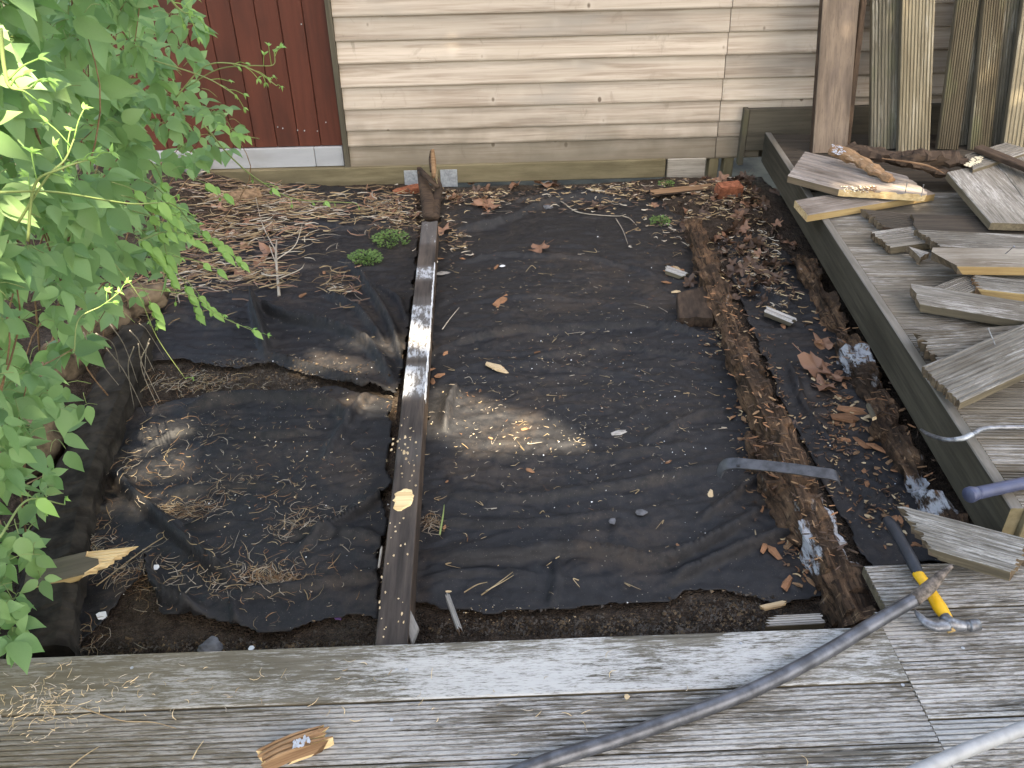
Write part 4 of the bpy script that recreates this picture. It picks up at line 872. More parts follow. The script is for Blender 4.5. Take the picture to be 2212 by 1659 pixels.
for i in range(80):
    t = rr.random(); px = 1745 + 170 * t + rr.gauss(0, 32); py = 690 + 470 * t + rr.gauss(0, 26)
    scatter_chip(px + 18, py, rr.uniform(.012, .042), rr.choice(('chip', 'chip', 'chip_pale', 'fresh_brown')), 'orange wood splinter on the membrane between the two rotten joists', 'splinters between the rotten joists')
for px, py, L, a_, lab in ((1840, 888, .10, 3.0, 'long thin orange splinter below the pinkish leaf'), (1825, 905, .09, -.1, 'second orange splinter just under the long thin one'), (1770, 745, .07, 1.6, 'orange flake above the pinkish leaf between the joists'), (1650, 1185, .05, 1, 'upper orange flake on the membrane left of the joist foot'), (1672, 1195, .055, 1.9, 'crumbled orange flake on the membrane below the rotten batten'),
        (1700, 1260, .05, .9, 'pale orange flake on the membrane near the joist foot'), (1860, 958, .06, 2, 'orange flake on dark membrane near the hooked bar'), (1895, 970, .07, 2.6, 'orange flake touching the grey-white joist near the hooked bar'), (1745, 1120, .08, 1.2, 'brown flake against the foot of the orange-brown joist'), (1720, 1165, .08, .3, 'orange flake below the rotten batten tip')):
    scatter_chip(px, py, L, 'chip', lab, 'large orange flakes beside the joists', ang=a_)
for i in range(22):
    px, py = rr.uniform(1420, 1600), rr.uniform(570, 650); scatter_chip(px, py, rr.uniform(.02, .05), rr.choice(('chip_pale', 'rot_dark', 'chip')), 'pale splinter around the decayed block left of the rotten joist', 'splinters around the decayed block')
for px, py in ((700, 590), (652, 640), (930, 800), (950, 812), (935, 825), (948, 560), (1000, 560)):
    scatter_chip(px, py, rr.uniform(.03, .05), 'chip', 'orange chip close beside the central joist', 'orange chips beside the central joist')

# ------------------------------------------------------------------ dead leaves, shards, twigs
def dead_mesh(seed, mat):
    r = random.Random(seed); k = 22; V = [(0, 0, .0)]; F = []
    for ring_ in (.5, 1.0):
        for i in range(k):
            a = i / k * 6.283; lob = 1 + .28 * math.cos(5 * a + .3) + r.uniform(-.12, .12) * (ring_ > .9); q = ring_ * .5 * lob
            x, y = q * math.cos(a), q * math.sin(a) * .85; V.append((x, y, .22 * x * x * 2 + .10 * math.sin(4 * a + seed) * ring_ + r.uniform(-.02, .03)))
    for i in range(k): F.append((0, 1 + i, 1 + (i + 1) % k)); F.append((1 + i, 1 + k + i, 1 + k + (i + 1) % k, 1 + (i + 1) % k))
    b = len(V); V += [(-.45, .015, .03), (-.45, -.015, .03), (-.95, -.01, .06), (-.95, .01, .06)]; F.append((b, b + 1, b + 2, b + 3))
    return mesh_of('dead_leaf', V, F, mat, smooth=True)
DL = [dead_mesh(i, M['dead']) for i in range(4)]; DD = [dead_mesh(i + 9, M['dead_dark']) for i in range(4)]
def dead(px, py, s, label, group=None, dark=False, tilt=.35, h=0.):
    p = on_floor(px, py); Mx = Matrix.Translation(p + Vector((0, 0, .008 + h))) @ Matrix.Rotation(rr.uniform(0, 6.28), 4, 'Z') @ Matrix.Rotation(rr.uniform(-tilt, tilt), 4, 'X') @ Matrix.Rotation(rr.uniform(-tilt, tilt), 4, 'Y') @ Matrix.Scale(s, 4)
    return tag(obj('dead_leaf', rr.choice(DD if dark else DL), Mx), label, 'leaf', group)
for px, py, s, lab in ((1165, 540, .085, 'single curled brown leaf on the middle membrane below the wall'), (1175, 400, .13, 'large pinkish brown leaf against the wall bearer right of the joist hanger'), (1110, 405, .09, 'smaller brown leaf touching the large pinkish one'),
        (1050, 445, .11, 'reddish brown leaf right of the torn joist end'), (985, 430, .08, 'brown leaf between the joist end and the reddish leaf'), (580, 550, .12, 'pale brown leaf under the branching dry twig'), (955, 500, .09, 'brown leaf touching the right side of the central joist'),
        (1765, 800, .14, 'large pinkish brown leaf between the two rotten joists'), (1800, 815, .11, 'brown leaf lobe right beside the large pinkish one'), (1780, 745, .08, 'orange-brown leaf just above the large pinkish one'), (840, 465, .09, 'brown leaf in the litter left of the joist end'), (1780, 838, .09, 'purplish leaf below the large pinkish one')):
    dead(px, py, s, lab)
for i in range(110):
    px = rr.gauss(1610, 55); py = rr.gauss(500, 80); py = max(395, py)
    if px > 1530 + (py - 250) * .66 or px < 1400: px = rr.uniform(1460, 1600)
    dead(px, py, rr.uniform(.03, .085), 'dark curled dead leaf in the litter beside the raised deck', 'dead leaves beside the raised deck', dark=rr.random() < .8, tilt=1.1, h=rr.uniform(0, .02))
for i in range(22):
    dead(rr.uniform(780, 1060), rr.gauss(440, 25), rr.uniform(.04, .08), 'brown dead leaf in the litter along the wall by the torn joist end', 'dead leaves by the torn joist end', dark=rr.random() < .5, tilt=.8)
for i in range(14):
    dead(rr.uniform(420, 640), rr.uniform(430, 620), rr.uniform(.04, .08), 'brown dead leaf among the straw in the far left bay', 'dead leaves among the straw', dark=rr.random() < .5, tilt=.6)
def shard(px, py, s, mat, label, cat, seed, z=None, asp=1.):
    r = random.Random(seed); p = on_floor(px, py) if z is None else Z(px, py, z); k = 6; V = []
    for i in range(k): a = i / k * 6.283 + r.uniform(-.3, .3); V.append((s * .5 * math.cos(a) * r.uniform(.6, 1), s * .5 * asp * math.sin(a) * r.uniform(.6, 1), 0))
    V += [(x, y, s * .08 + x * .1) for x, y, z_ in V]; F = [tuple(range(k))[::-1], tuple(range(k, 2 * k))] + [(i, (i + 1) % k, k + (i + 1) % k, k + i) for i in range(k)]
    return tag(obj('shard' if cat != 'tag' else 'plastic_tag', mesh_of('shard', V, F, mat), Matrix.Translation(p + Vector((0, 0, .004))) @ Matrix.Rotation(r.uniform(-.2, .2), 4, 'X')), label, cat)
shard(220, 1332, .034, M['shard'], 'notched white shard on the near left membrane', 'shard', 1); shard(334, 1229, .028, M['shard'], 'white pointed shard right of the freshly split board', 'shard', 2)
shard(112, 1400, .05, M['fungus'], 'whitish lump in the soil at the front deck edge far left', 'shard', 3); shard(731, 1338, .026, M['purple'], 'small purple plastic tag near the front deck', 'tag', 4, asp=.6)
shard(1085, 577, .03, M['shard'], 'white lump on the middle membrane right of the joist', 'shard', 5); shard(543, 1403, .02, M['shard'], 'small white fragment at the deck edge', 'shard', 6)
shard(1322, 1128, .032, M['stone_grey'], 'grey scrap of sheet on the middle membrane', 'shard', 7); shard(1384, 1110, .04, M['stone_grey'], 'curved grey scrap to the right on the middle membrane', 'shard', 8)
shard(1354, 1508, .018, M['chip_pale'], 'orange-yellow crumb on the front deck', 'crumb', 9, z=.001)
shard(1280, 752, .11, M['stone_grey'], 'narrow bluish grey strip on a fold of the middle membrane', 'shard', 10, asp=.22)  # long thin grey piece laid along the fold
tg = stick('dry_twig', [on_floor(603, 640), on_floor(601, 600) + Vector((0, 0, .03)), on_floor(600, 560) + Vector((0, 0, .05)), on_floor(602, 540) + Vector((0, 0, .05))], [.007, .0055, .005, .003], M['twig'], 'forked dry grey twig standing in the straw of the far left bay', 'twig', None, jit=.2)
for P in ([(602, 575), (640, 545), (655, 500)], [(600, 560), (570, 500), (555, 440)], [(604, 618), (650, 598), (660, 585)], [(601, 590), (590, 560), (585, 545)]):
    q = [on_floor(*p_) + Vector((0, 0, .035 - .0 * i)) for i, p_ in enumerate(P)]; V, F = tube_geo(q, [.003, .0015], 6, 5); obj('side_twig', mesh_of('side_twig', V, F, M['twig']), None, tg)
def twig(P, r0, mat, label, cat='twig', group=None, lift=.008):
    q = [on_floor(*p_) + Vector((0, 0, lift)) for p_ in P]; o = tube('twig', q, [r0, r0 * .8, r0 * .4], M[mat], None, 6, 5); return tag(o, label, cat, group)
twig([(1180, 425), (1215, 440), (1250, 462), (1330, 470), (1352, 466)], .004, 'twig', 'long grey twig at the top right of the middle membrane')
twig([(1345, 470), (1360, 475), (1375, 490)], .003, 'twig', 'short grey twig hooked onto the long one'); twig([(1250, 455), (1310, 448), (1355, 440)], .004, 'rot_dark', 'dark thin twig above the long grey one')
twig([(1330, 475), (1345, 500), (1356, 530)], .003, 'twig', 'thin twig pointing down from the long grey one'); twig([(1530, 470), (1590, 455), (1650, 480), (1680, 505)], .003, 'straw', 'curved tan stalk over the litter between the joists')
twig([(1040, 1290), (1075, 1265), (1108, 1240)], .0022, 'straw', 'pale straw near the front of the middle membrane, right one of a crossed pair'); twig([(1050, 1281), (1085, 1262), (1110, 1247)], .0016, 'straw', 'pale straw crossing the other near the front')
twig([(1003, 1284), (1030, 1268), (1053, 1262)], .002, 'straw', 'single pale straw left of the crossed pair'); twig([(956, 715), (970, 695), (992, 668)], .003, 'twig', 'grey twig leaning by the right side of the joist')
twig([(60, 1050), (240, 960), (330, 905)], .0025, 'straw', 'long straw across the covered left timber'); twig([(210, 1270), (330, 1180), (440, 1120)], .0018, 'straw', 'long thin straw on the near left membrane')
twig([(950, 1160), (957, 1120), (960, 1095)], .003, 'stem_g', 'greenish blade lying right of the joist near the pale splinter')
for P in ([(90, 1524), (170, 1525)], [(175, 1528), (260, 1556), (330, 1560), (380, 1573)], [(150, 1658), (215, 1612)], [(415, 1640), (440, 1600)]):
    q = [Z(*p_, .004) for p_ in P]; q = q if len(q) > 2 else [q[0], q[0].lerp(q[1], .5) + Vector((0, 0, .003)), q[1]]
    tag(tube('dry_stalk', q, [.0016, .0013, .0008], M['straw'], None, 6, 5), 'thin dry stalk lying on the left of the front deck', 'stalk', 'stalks on the front deck')

for i in range(26):
    px, py = rr.gauss(1480, 150), rr.uniform(398, 470); dead(px, py, rr.uniform(.025, .06), 'brown dead leaf scrap along the wall foot of the middle bay', 'dead leaves along the wall foot', dark=rr.random() < .6, tilt=.9)
for i in range(60):
    px, py = rr.uniform(940, 1560), rr.uniform(440, 1290)
    twig([(px, py), (px + rr.uniform(-14, 14), py + rr.uniform(-9, 9)), (px + rr.uniform(-30, 30), py + rr.uniform(-16, 16))], rr.uniform(.0008, .0018), rr.choice(('straw', 'twig', 'straw')), 'thin dry stalk scrap lying on the middle membrane', 'stalk', 'stalk scraps on the middle membrane', .003)
# straw and grit (uncountable)
def litter(name, zones, label, mats, seed, size=(.02, .07), wd=(.0012, .004), hfun=None, lift=.012, curl=.3, fixedz=None):
    r = random.Random(seed); V = []; F = []; FMi = []
    for (cx, cy, sx, sy, cnt, lo) in zones:
        for _ in range(cnt):
            px, py = r.gauss(cx, sx * .55), r.gauss(cy, sy * .55)
            if fixedz is None:
                p = Z(px, py, -.13)
                if not (-2.2 < p.x < 1.45 and 1.34 < p.y < 4.56): continue
                if p.x > 1.15 + (p.y - 1.55) * .08: continue
                p.z = floor_h(p.x, p.y)
            else: p = Z(px, py, fixedz)
            a = r.uniform(0, 3.14) if lo is None else r.gauss(lo, .5); L = r.uniform(*size); w = r.uniform(*wd); d = Vector((math.cos(a), math.sin(a), 0)); s = Vector((-d.y, d.x, 0)); b = len(V); cu = r.uniform(-curl, curl) * L; dz = r.uniform(0, lift); tz = r.uniform(-.15, .15) * L
            for k, u in enumerate((-.5, -.17, .17, .5)):
                c = p + d * (u * L) + s * (cu * (u * u * 4 - .3)) + Vector((0, 0, .002 + dz + tz * u)); ww = w * (1, 1, .9, .3)[k]
                V += [c - s * ww * .5, c + Vector((0, 0, ww * .5)), c + s * ww * .5]
            mi = r.randrange(len(mats))
            for k in range(3): q = b + k * 3; F += [(q, q + 1, q + 4, q + 3), (q + 1, q + 2, q + 5, q + 4)]; FMi += [mi, mi]
    o = obj(name, mesh_of(name, V, F, [M[m] for m in mats], FMi)); tag(o, label, 'litter', kind='stuff'); return o
litter('straw', [(560, 445, 170, 35, 330, 0), (480, 520, 120, 50, 250, .1), (560, 600, 90, 30, 150, 0), (420, 600, 90, 50, 180, .2), (500, 500, 160, 80, 200, None), (330, 640, 60, 60, 120, None), (700, 470, 110, 18, 150, 0), (740, 625, 40, 40, 70, None), (640, 500, 120, 50, 150, .2), (830, 460, 60, 40, 160, None)], 'dry straw strewn over the far left bay', ('straw', 'straw_brown', 'twig', 'dead', 'dead_dark', 'straw_brown'), 1, (.02, .13), (.0010, .0085), lift=.03, curl=.35)
litter('dry_grass', [(400, 950, 150, 90, 60, None), (300, 1020, 80, 60, 30, None), (590, 1250, 65, 20, 150, None), (390, 1105, 60, 20, 110, .0), (210, 1170, 60, 50, 90, None), (300, 1240, 80, 40, 100, None), (150, 1370, 90, 40, 80, None), (480, 1060, 150, 50, 70, None), (420, 820, 130, 30, 200, None), (500, 1250, 200, 70, 160, None), (640, 1130, 90, 60, 110, None), (935, 1130, 25, 18, 60, None)], 'wisps of dry grass and roots over the near left bay', ('straw', 'twig', 'fresh_brown'), 2, (.010, .075), (.0007, .0026), curl=.45)
litter('plant_litter', [(1020, 425, 120, 25, 300, None), (1350, 420, 130, 25, 260, None), (870, 470, 60, 40, 200, None), (1560, 440, 80, 50, 420, None), (1640, 560, 80, 60, 260, None), (1700, 640, 60, 60, 120, None), (1230, 440, 200, 30, 120, 0), (1450, 500, 70, 40, 100, None), (980, 520, 40, 40, 90, None)], 'brown leaf scraps and straw along the foot of the wall', ('rot_dark', 'straw_brown', 'dead_dark', 'dead_dark', 'twig', 'straw_brown', 'straw'), 3, (.01, .055), (.0014, .009), lift=.022, curl=.7)
litter('plant_litter', [(1200, 850, 380, 250, 620, None), (600, 1000, 300, 250, 380, None), (1150, 600, 250, 60, 120, None)], 'small fibres sprinkled over the membranes', ('straw', 'chip_pale', 'twig', 'chip'), 4, (.006, .022), (.0007, .002))
litter('wood_crumbs', [(1650, 900, 60, 150, 420, None), (1810, 900, 70, 160, 480, None), (1900, 1090, 70, 60, 120, None), (1560, 720, 50, 60, 160, None), (1740, 1180, 50, 70, 120, None)], 'brown crumbs of rotten wood around the rotten joists', ('chip', 'rot_dark', 'fresh_brown', 'dead_dark', 'chip_pale'), 5, (.006, .024), (.002, .007), lift=.006)
litter('deck_litter', [(90, 1530, 110, 70, 170, None), (300, 1480, 250, 40, 40, None), (900, 1520, 700, 90, 50, None)], 'bits of dry grass on the left of the front deck', ('straw', 'twig', 'chip_pale'), 6, (.008, .03), (.0007, .002), fixedz=.0, lift=.002)
def grit(name, zones, label, mats, seed, size, hz=None):
    r = random.Random(seed); V = []; F = []; FMi = []
    for (cx, cy, sx, sy, cnt) in zones:
        for _ in range(cnt):
            p = Z(r.gauss(cx, sx * .6), r.gauss(cy, sy * .6), -.13)
            if not (-2.2 < p.x < 1.45 and 1.34 < p.y < 4.56) or p.x > 1.17 + (p.y - 1.55) * .08: continue
            p.z = floor_h(p.x, p.y) if hz is None else hz; s = size[0] + (size[1] - size[0]) * r.random() ** 2.5; b = len(V)
            for q in ((1, 0, 0), (-.6, .8, 0), (-.5, -.9, 0), (.1, .1, .9)): V.append(p + Vector([q[i] * s * r.uniform(.5, 1.2) for i in range(3)]))
            mi = r.randrange(len(mats)); F += [(b, b + 1, b + 3), (b + 1, b + 2, b + 3), (b + 2, b, b + 3)]; FMi += [mi] * 3
    o = obj(name, mesh_of(name, V, F, [M[m] for m in mats], FMi)); return tag(o, label, 'grit', kind='stuff')
grit('pale_grit', [(1250, 880, 330, 260, 420), (600, 1050, 280, 260, 300), (700, 800, 150, 40, 60), (1100, 1320, 250, 15, 60)], 'pale specks of grit over the black membranes', ('speck', 'shard', 'chip_pale'), 1, (.0012, .0045))
grit('gravel', [(520, 808, 190, 22, 2600), (1250, 1345, 330, 16, 3600), (1560, 1305, 90, 20, 1200), (560, 1385, 220, 14, 1500), (300, 1390, 200, 15, 900), (1640, 540, 80, 60, 1600), (1400, 1335, 250, 18, 1200)], 'dark gravelly soil crumbs where the membrane ends', ('gravel_dark', 'soil', 'gravel_dark', 'stone', 'soil'), 2, (.002, .008))
grit('mould_specks', [(1650, 620, 25, 15, 160), (1515, 665, 18, 10, 100), (1560, 520, 20, 22, 80), (2040, 1050, 25, 40, 90), (1960, 1060, 15, 30, 40)], 'white mould threads on the rotten wood and membrane', ('mould', 'mould', 'stone_grey'), 3, (.001, .004))

# ------------------------------------------------------------------ plants
def leaf_geo(L, Wd, c, d, nrm, V, F, fold=.25, droop=.25, serr=False):
    """ovate pointed leaf: c base, d direction, nrm normal"""
    d = d.normalized(); s = d.cross(nrm).normalized(); n = s.cross(d); b = len(V)
    st = ((0, 0), (.07, .48), (.2, .92), (.38, 1.0), (.58, .80), (.77, .42), (.9, .16), (1, 0)); out = []
    for u, w in st:
        z = -droop * L * u * u; ctr = c + d * (L * u * (1 - .12 * droop * u)) + n * z; V.append(ctr)
        if w: hw = Wd * .5 * w; V += [ctr + s * hw + n * (fold * hw), ctr - s * hw + n * (fold * hw)]; out.append((len(V) - 3, len(V) - 2, len(V) - 1))
    tip = len(V) - 1; m0, l0, r0 = out[0]; F += [(b, m0, l0), (b, r0, m0)]
    for (m, l, r_), (m2, l2, r2) in zip(out, out[1:]): F += [(m, m2, l2, l), (m, r_, r2, m2)]
    m, l, r_ = out[-1]; F += [(m, tip, l), (m, r_, tip)]
PF = [(-700, -400), (380, -400), (400, 0), (425, 120), (480, 200), (520, 270), (500, 330), (430, 370), (440, 440), (470, 520), (400, 600), (310, 620), (250, 700), (180, 800), (190, 900), (120, 1000), (150, 1120), (140, 1250), (70, 1330), (20, 1420), (-700, 1500)]
def surf_dist(x, y):
    base = 1.75 + (x / 500) * 1.55 if x > 0 else 1.75 + x / 700 * .6
    base += .35 * max(0, (y - 380)) / 500 if y < 900 else .35; 
    q = ray(x, y); q = q / np.linalg.norm(q)
    lim = (HC + .05) / max(.05, -q[2]) * .97; limw = (YW - .15) / q[1]
    return min(base, lim, limw), min(lim, limw)
plant = empty('climbing_plant', (-1.6, 2.6, -.1), 'bushy green climbing plant with trifoliate leaves filling the left side', 'climbing plant')
LM = []
for i in range(8):
    V, F = [], []; r = random.Random(i); leaf_geo(1, .52 + r.uniform(-.08, .12), Vector((0, 0, 0)), Vector((1, 0, 0)), Vector((0, 0, 1)), V, F, r.uniform(.05, .35), r.uniform(.05, .45)); LM.append(mesh_of('leaf', V, F, M['leaf'], smooth=True))
r = random.Random(4); leaves = []; petioles = []; tries = 0
while len(leaves) < 4300 and tries < 40000:
    tries += 1; x = r.uniform(-600, 560); y = r.uniform(-230, 1440)
    if not inside(x + r.gauss(0, 18), y + r.gauss(0, 18), PF): continue
    if x < -120 and r.random() < .65: continue
    sd_, lim = surf_dist(x, y); dpt = sd_ + abs(r.gauss(0, .32)) - .05
    if x > 330: dpt = sd_ + abs(r.gauss(0, .2))
    if dpt > lim - .05: continue
    if x > 280 and r.random() < min(.55, (x - 280) / 300): continue
    if y > 560 and x > 40 and r.random() < .62: continue
    if noise.noise(Vector((x / 75, y / 75, 0))) < -.02 and dpt < sd_ + .25: continue
    c = D(x, y, dpt); fwd = Vector((r.uniform(-.5, 1), r.uniform(-.9, .2), r.uniform(-.9, .25))).normalized()
    up = Vector((r.gauss(.2, .35), r.gauss(-.6, .4), r.gauss(.85, .35))).normalized(); side = fwd.cross(up).normalized(); size = r.uniform(.05, .095) * (.82 if x < 130 else (1. if x < 260 else .85))
    petioles.append((c, fwd))
    for q in (0, -1, 1):
        if q and r.random() < .12: continue
        dirv = fwd * (1 if q == 0 else r.uniform(.15, .5)) + side * (q * .9) + Vector((0, 0, r.uniform(-.55, -.05)))
        u2 = (up + Vector((r.gauss(0, .22), r.gauss(0, .22), 0))).normalized()
        leaves.append((c + dirv.normalized() * .008, dirv, u2, size * (1.1 if q == 0 else r.uniform(.75, 1)), dpt - sd_, x, y))
def leaf_matrix(c, d, up, s):
    d = d.normalized(); sdv = d.cross(up)
    if sdv.length < .05: sdv = d.cross(Vector((1, 0, 0)))
    y_ = up.cross(d).normalized(); return frame(c, d, y_) @ Matrix.Scale(s, 4)
order = sorted([l for l in leaves if l[5] > -10 and l[6] > -10], key=lambda l: (l[4] * 1.0 - l[3] * 3))
top = order[:288]; ids = set(id(l) for l in top); rest = [l for l in leaves if id(l) not in ids]
for l in top:
    o = obj('leaf', r.choice(LM), leaf_matrix(*l[:4]), plant)
V, F = [], []
for l in rest: leaf_geo(l[3], l[3] * r.uniform(.45, .62), l[0], l[1], l[2], V, F, r.uniform(.05, .35), r.uniform(.05, .4))
o = obj('foliage', mesh_of('foliage', V, F, M['leaf'], smooth=True), None, plant); o['kind'] = 'stuff'
# stems: many thin ones inside, some arching out
V, F = [], []
for c, fw_ in petioles: tube_geo([c - fw_ * .06 - Vector((0, 0, .03)), c - fw_ * .03 - Vector((0, 0, .006)), c], [.0011, .0009], 4, 2, V, F)
o = obj('leaf_stalks', mesh_of('leaf_stalks', V, F, M['stem_g'], smooth=True), None, plant); o['kind'] = 'stuff'
V, F = [], []
for i in range(150):
    l = r.choice(leaves); c = l[0]; root = Vector((c.x - r.uniform(.1, .4), c.y + r.uniform(-.1, .3), max(-.1, c.z - r.uniform(.2, .6)))); mid = c.lerp(root, .5) + Vector((r.gauss(0, .05), r.gauss(0, .05), .06))
    tube_geo([root, mid, c], [.003, .002, .0012], 5, 4, V, F)
o = obj('inner_stems', mesh_of('inner_stems', V, F, M['fresh_brown'], smooth=True), None, plant); o['kind'] = 'stuff'
def spray(P, r0, heads, seed, leafs=0):
    """flowering shoot reaching out: P = [(px,py,dist)]"""
    rq = random.Random(seed); pts = [D(*p_) for p_ in P]; st = tube('stem', pts, [r0, r0 * .8, r0 * .5], M['stem_g'], plant, 6, 8); C = catmull(pts, 8); V, F = [], []; d_end = (C[-1] - C[-3]).normalized()
    for k in range(heads):
        i = len(C) - 1 - k * 3 if k else len(C) - 1; i = max(2, i); c = C[i]; dr = (d_end + Vector((rq.uniform(-.9, .9), rq.uniform(-.5, .5), rq.uniform(-.7, .9)))).normalized(); L = rq.uniform(.02, .05); e = c + dr * L
        tube_geo([c, c + dr * L * .5 + Vector((0, 0, .004)), e], [r0 * .5, r0 * .4, r0 * .4], 5, 3, V, F)
        for q in range(4):
            dv_ = (dr + Vector((rq.uniform(-1, 1), rq.uniform(-1, 1), rq.uniform(-1, 1))) * .9).normalized(); leaf_geo(.015, .006, e, dv_, Vector((.2, -.4, .9)), V, F, .2, .6)
    for k in range(leafs):
        i = rq.randrange(len(C) // 3, len(C)); c = C[i]
        for q in (-1, 0, 1): dv_ = (d_end * (1 if q == 0 else .3) + Vector((0, 0, -.5)) + Vector((q * .6, -q * .4, 0))); leaf_geo(rq.uniform(.03, .05), .02, c, dv_, Vector((.2, -.6, .7)), V, F, .2, .3)
    o = obj('bud_cluster', mesh_of('bud_cluster', V, F, M['leaf_new'], smooth=True), None, plant); o['kind'] = 'stuff'
spray([(380, 210, 2.6), (440, 145, 2.55), (500, 137, 2.5), (555, 155, 2.5), (597, 185, 2.5)], .0022, 7, 1)
spray([(400, 190, 2.6), (470, 150, 2.55), (540, 142, 2.5), (590, 140, 2.5), (592, 110, 2.5)], .0018, 5, 2)
spray([(330, 130, 2.5), (410, 155, 2.45), (460, 175, 2.4), (508, 205, 2.4)], .002, 4, 3)
spray([(60, 520, 1.6), (75, 400, 1.55), (130, 365, 1.5), (205, 340, 1.5)], .0026, 7, 4)
spray([(40, 480, 1.6), (100, 385, 1.55), (140, 345, 1.55), (160, 300, 1.55)], .0024, 4, 5)
spray([(0, 415, 1.5), (120, 415, 1.6), (280, 440, 1.8), (370, 440, 1.9), (410, 480, 2.0)], .0022, 4, 6, 1)
spray([(0, 60, 1.3), (10, 150, 1.3), (25, 190, 1.3), (70, 190, 1.3)], .003, 6, 7); spray([(340, -60, 2.), (370, 0, 2.0), (395, 25, 2.0), (412, 30, 2.0)], .0025, 6, 8)
spray([(440, 270, 2.9), (500, 340, 3.1), (560, 390, 3.3), (640, 430, 3.6), (765, 438, 3.9)], .003, 7, 9, 3)
spray([(280, 620, 2.6), (420, 640, 2.8), (470, 680, 2.8), (560, 720, 2.8)], .0016, 5, 10, 3)
spray([(240, 560, 2.5), (300, 640, 2.5), (340, 730, 2.6), (400, 818, 2.7)], .0016, 1, 11)
spray([(160, 760, 2.2), (170, 690, 2.2), (220, 660, 2.2), (260, 630, 2.2)], .0018, 4, 12); spray([(0, 1160, 1.5), (60, 1080, 1.6), (140, 1090, 1.7)], .002, 2, 13, 2)
spray([(560, 300, 3.3), (520, 290, 3.2), (470, 265, 3.1)], .0015, 2, 14, 4); spray([(300, 520, 2.4), (380, 500, 2.6), (460, 545, 2.8)], .002, 3, 15, 5)

rs = random.Random(99)
for k in range(16):      # thin shoots trailing from the edge of the bush over the far left bay
    x0, y0 = rs.uniform(240, 420), rs.uniform(330, 640); dx, dy = rs.uniform(40, 130), rs.uniform(20, 130); d0 = 2.2 + (x0 - 240) / 180 * .7
    spray([(x0, y0, d0), (x0 + dx * .35, y0 + dy * .2, d0 + .08), (x0 + dx * .75, y0 + dy * .6, d0 + .16), (x0 + dx, y0 + dy, d0 + .2)], rs.uniform(.001, .0018), rs.randint(0, 3), 200 + k, rs.randint(2, 6))
for k in range(14):
    x0, y0 = rs.uniform(120, 330), rs.uniform(600, 760); p0 = D(x0, y0, 2.3); dx, dy = rs.uniform(-30, 90), rs.uniform(60, 150); q = on_floor(x0 + dx, y0 + dy)
    if q.x < -1.45: continue
    V, F = tube_geo([p0, p0.lerp(q, .5) + Vector((rs.uniform(-.03, .03), 0, .05)), q + Vector((0, 0, .004))], [.0016, .001], 5, 6); o = obj('dry_stem', mesh_of('dry_stem', V, F, M['twig'], smooth=True), None, plant)
def weed(px, py, rad, h, count, label, seed):
    rq = random.Random(seed); c = on_floor(px, py); V, F = [], []
    for i in range(count):
        a = rq.uniform(0, 6.28); q = rad * math.sqrt(rq.random()); p = Vector((c.x + q * math.cos(a), c.y + q * math.sin(a), c.z + h * rq.random() * (1 - q / rad * .6))); leaf_geo(rq.uniform(.008, .018), .009, p - c, Vector((math.cos(a), math.sin(a), rq.uniform(-.2, .8))), Vector((rq.gauss(0, .4), -.4, 1)), V, F, .2, .2)
    for i in range(18):
        a = rq.uniform(0, 6.28); tube_geo([Vector(), Vector((math.cos(a) * rad * .4, math.sin(a) * rad * .4, h * .5)), Vector((math.cos(a) * rad * .8, math.sin(a) * rad * .8, h * .7))], [.0012, .0008], 4, 3, V, F)
    return tag(obj('weed', mesh_of('weed', V, F, M['moss'], smooth=True), Matrix.Translation(c)), label, 'weed')
weed(790, 562, .075, .05, 330, 'bright green low weed left of the central joist', 1); weed(845, 522, .085, .06, 300, 'yellowish green weed close to the central joist below the wall', 2)
weed(1425, 480, .05, .03, 90, 'small pale green weed at the head of the rotten joist', 3); weed(1440, 400, .04, .03, 50, 'tiny weed by the pale packer under the wall', 4); weed(25, 1640, .06, .03, 90, 'faint green sprig on the bottom left of the deck', 5)

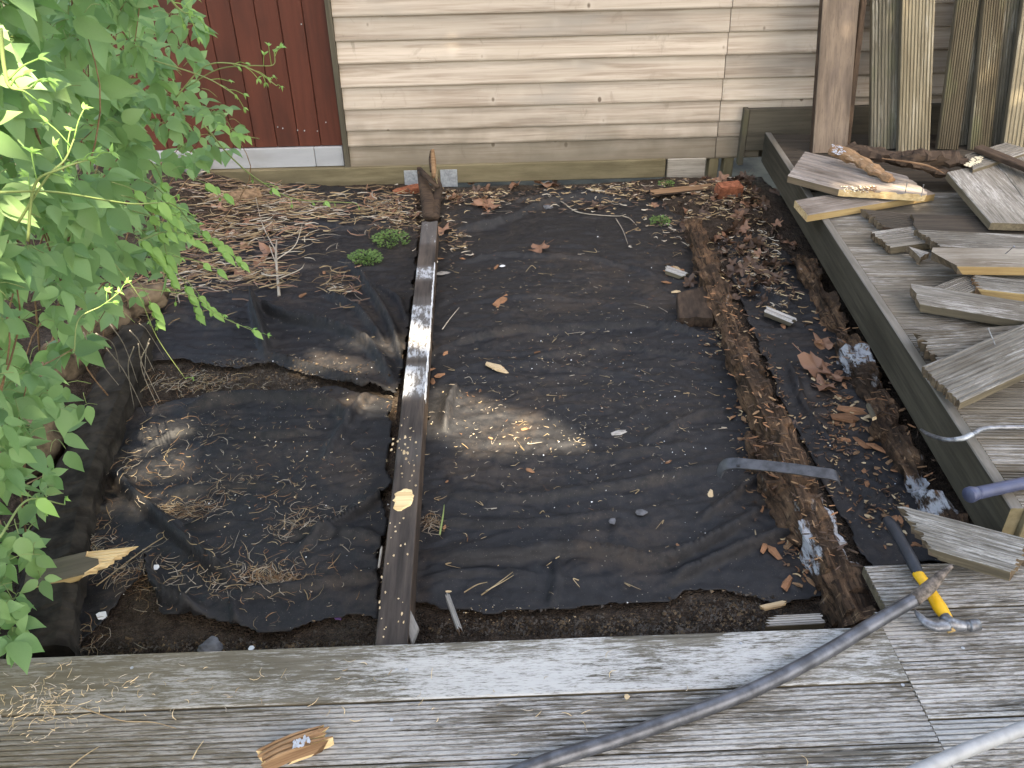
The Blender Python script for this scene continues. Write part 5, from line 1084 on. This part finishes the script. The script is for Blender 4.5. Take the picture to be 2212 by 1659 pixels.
# ------------------------------------------------------------------ tree behind the photographer that shades the pit
tree = empty('shade_tree', Vector((-4.2, -3.6, -.4)), 'tall broadleaf tree standing behind the viewpoint and shading the pit', 'tree')
cc = Vector((.2, 2.6, 0)) + SUN_DIR * 8.0
base = Vector((cc.x - .3, cc.y - .6, -.42)); tree.matrix_basis = Matrix.Translation(base)
tube('trunk', [base, base + Vector((.1, .1, 2.4)), Vector((cc.x, cc.y, cc.z - .8)), cc + Vector((0, .2, 1.8))], [.24, .19, .13, .03], M['bark'], tree, 12, 8)
V, F = [], []; r = random.Random(8)
limb_pts = []
for i in range(16):
    a = r.uniform(0, 6.28); s0 = cc + Vector((0, 0, r.uniform(-2.2, 1))); e = cc + Vector((math.cos(a) * r.uniform(1.6, 3.3), math.sin(a) * r.uniform(1.6, 3.3), r.uniform(-1.2, 1.8))); tube_geo([s0, s0.lerp(e, .5) + Vector((0, 0, .3)), e], [.07, .045, .012], 6, 5, V, F)
obj('limbs', mesh_of('limbs', V, F, M['bark'], smooth=True), None, tree)
SX = SUN_DIR.cross(Vector((0, 0, 1))).normalized(); SY = SX.cross(SUN_DIR)
def proj(p): return (p.dot(SX), p.dot(SY))
# openings in the crown: where the sun patches of the photograph lie (world points, radii)
GAPS = []
def gap(p, r1): GAPS.append((*proj(p), r1))
for x, y, q in ((760, 800, .10), (820, 812, .11), (895, 810, .12), (975, 850, .12), (1050, 870, .14), (1120, 885, .14), (1190, 910, .12), (1260, 930, .09)): gap(Z(x, y, -.12), q)
gap(Z(1850, 410, .19), -.04); gap(Z(1930, 412, .19), -.05); gap(Z(1990, 412, .19), -.06)
gap(D(-20, 180, 1.6), .08); gap(D(10, 20, 1.6), .07); gap(D(120, 345, 1.5), .0)
V, F = [], []; n_l = 0
while n_l < 30000:
    p = Vector((r.uniform(-1, 1), r.uniform(-1, 1), r.uniform(-1, 1)))
    if p.length > 1: continue
    R_ = 1 + .16 * noise.noise(p * 2.5); p = cc + Vector((p.x * 3.6 * R_, p.y * 3.6 * R_, p.z * 2.6 * R_)); u, v = proj(p)
    if any((u - a) ** 2 + (v - b) ** 2 < (g + .15) ** 2 for a, b, g in GAPS): continue
    n_l += 1; s = r.uniform(.07, .15); d = Vector((r.uniform(-1, 1), r.uniform(-1, 1), r.uniform(-.6, .4))).normalized(); nn = Vector((r.gauss(0, .6), r.gauss(0, .6), 1)).normalized(); w = d.cross(nn).normalized(); b_ = len(V)
    V += [p - d * s, p + w * s * .55 - d * s * .1, p + d * s, p - w * s * .55 - d * s * .1]; F.append((b_, b_ + 1, b_ + 2, b_ + 3))
cr = obj('crown', mesh_of('crown', V, F, M['treeleaf']), None, tree); cr['kind'] = 'stuff'
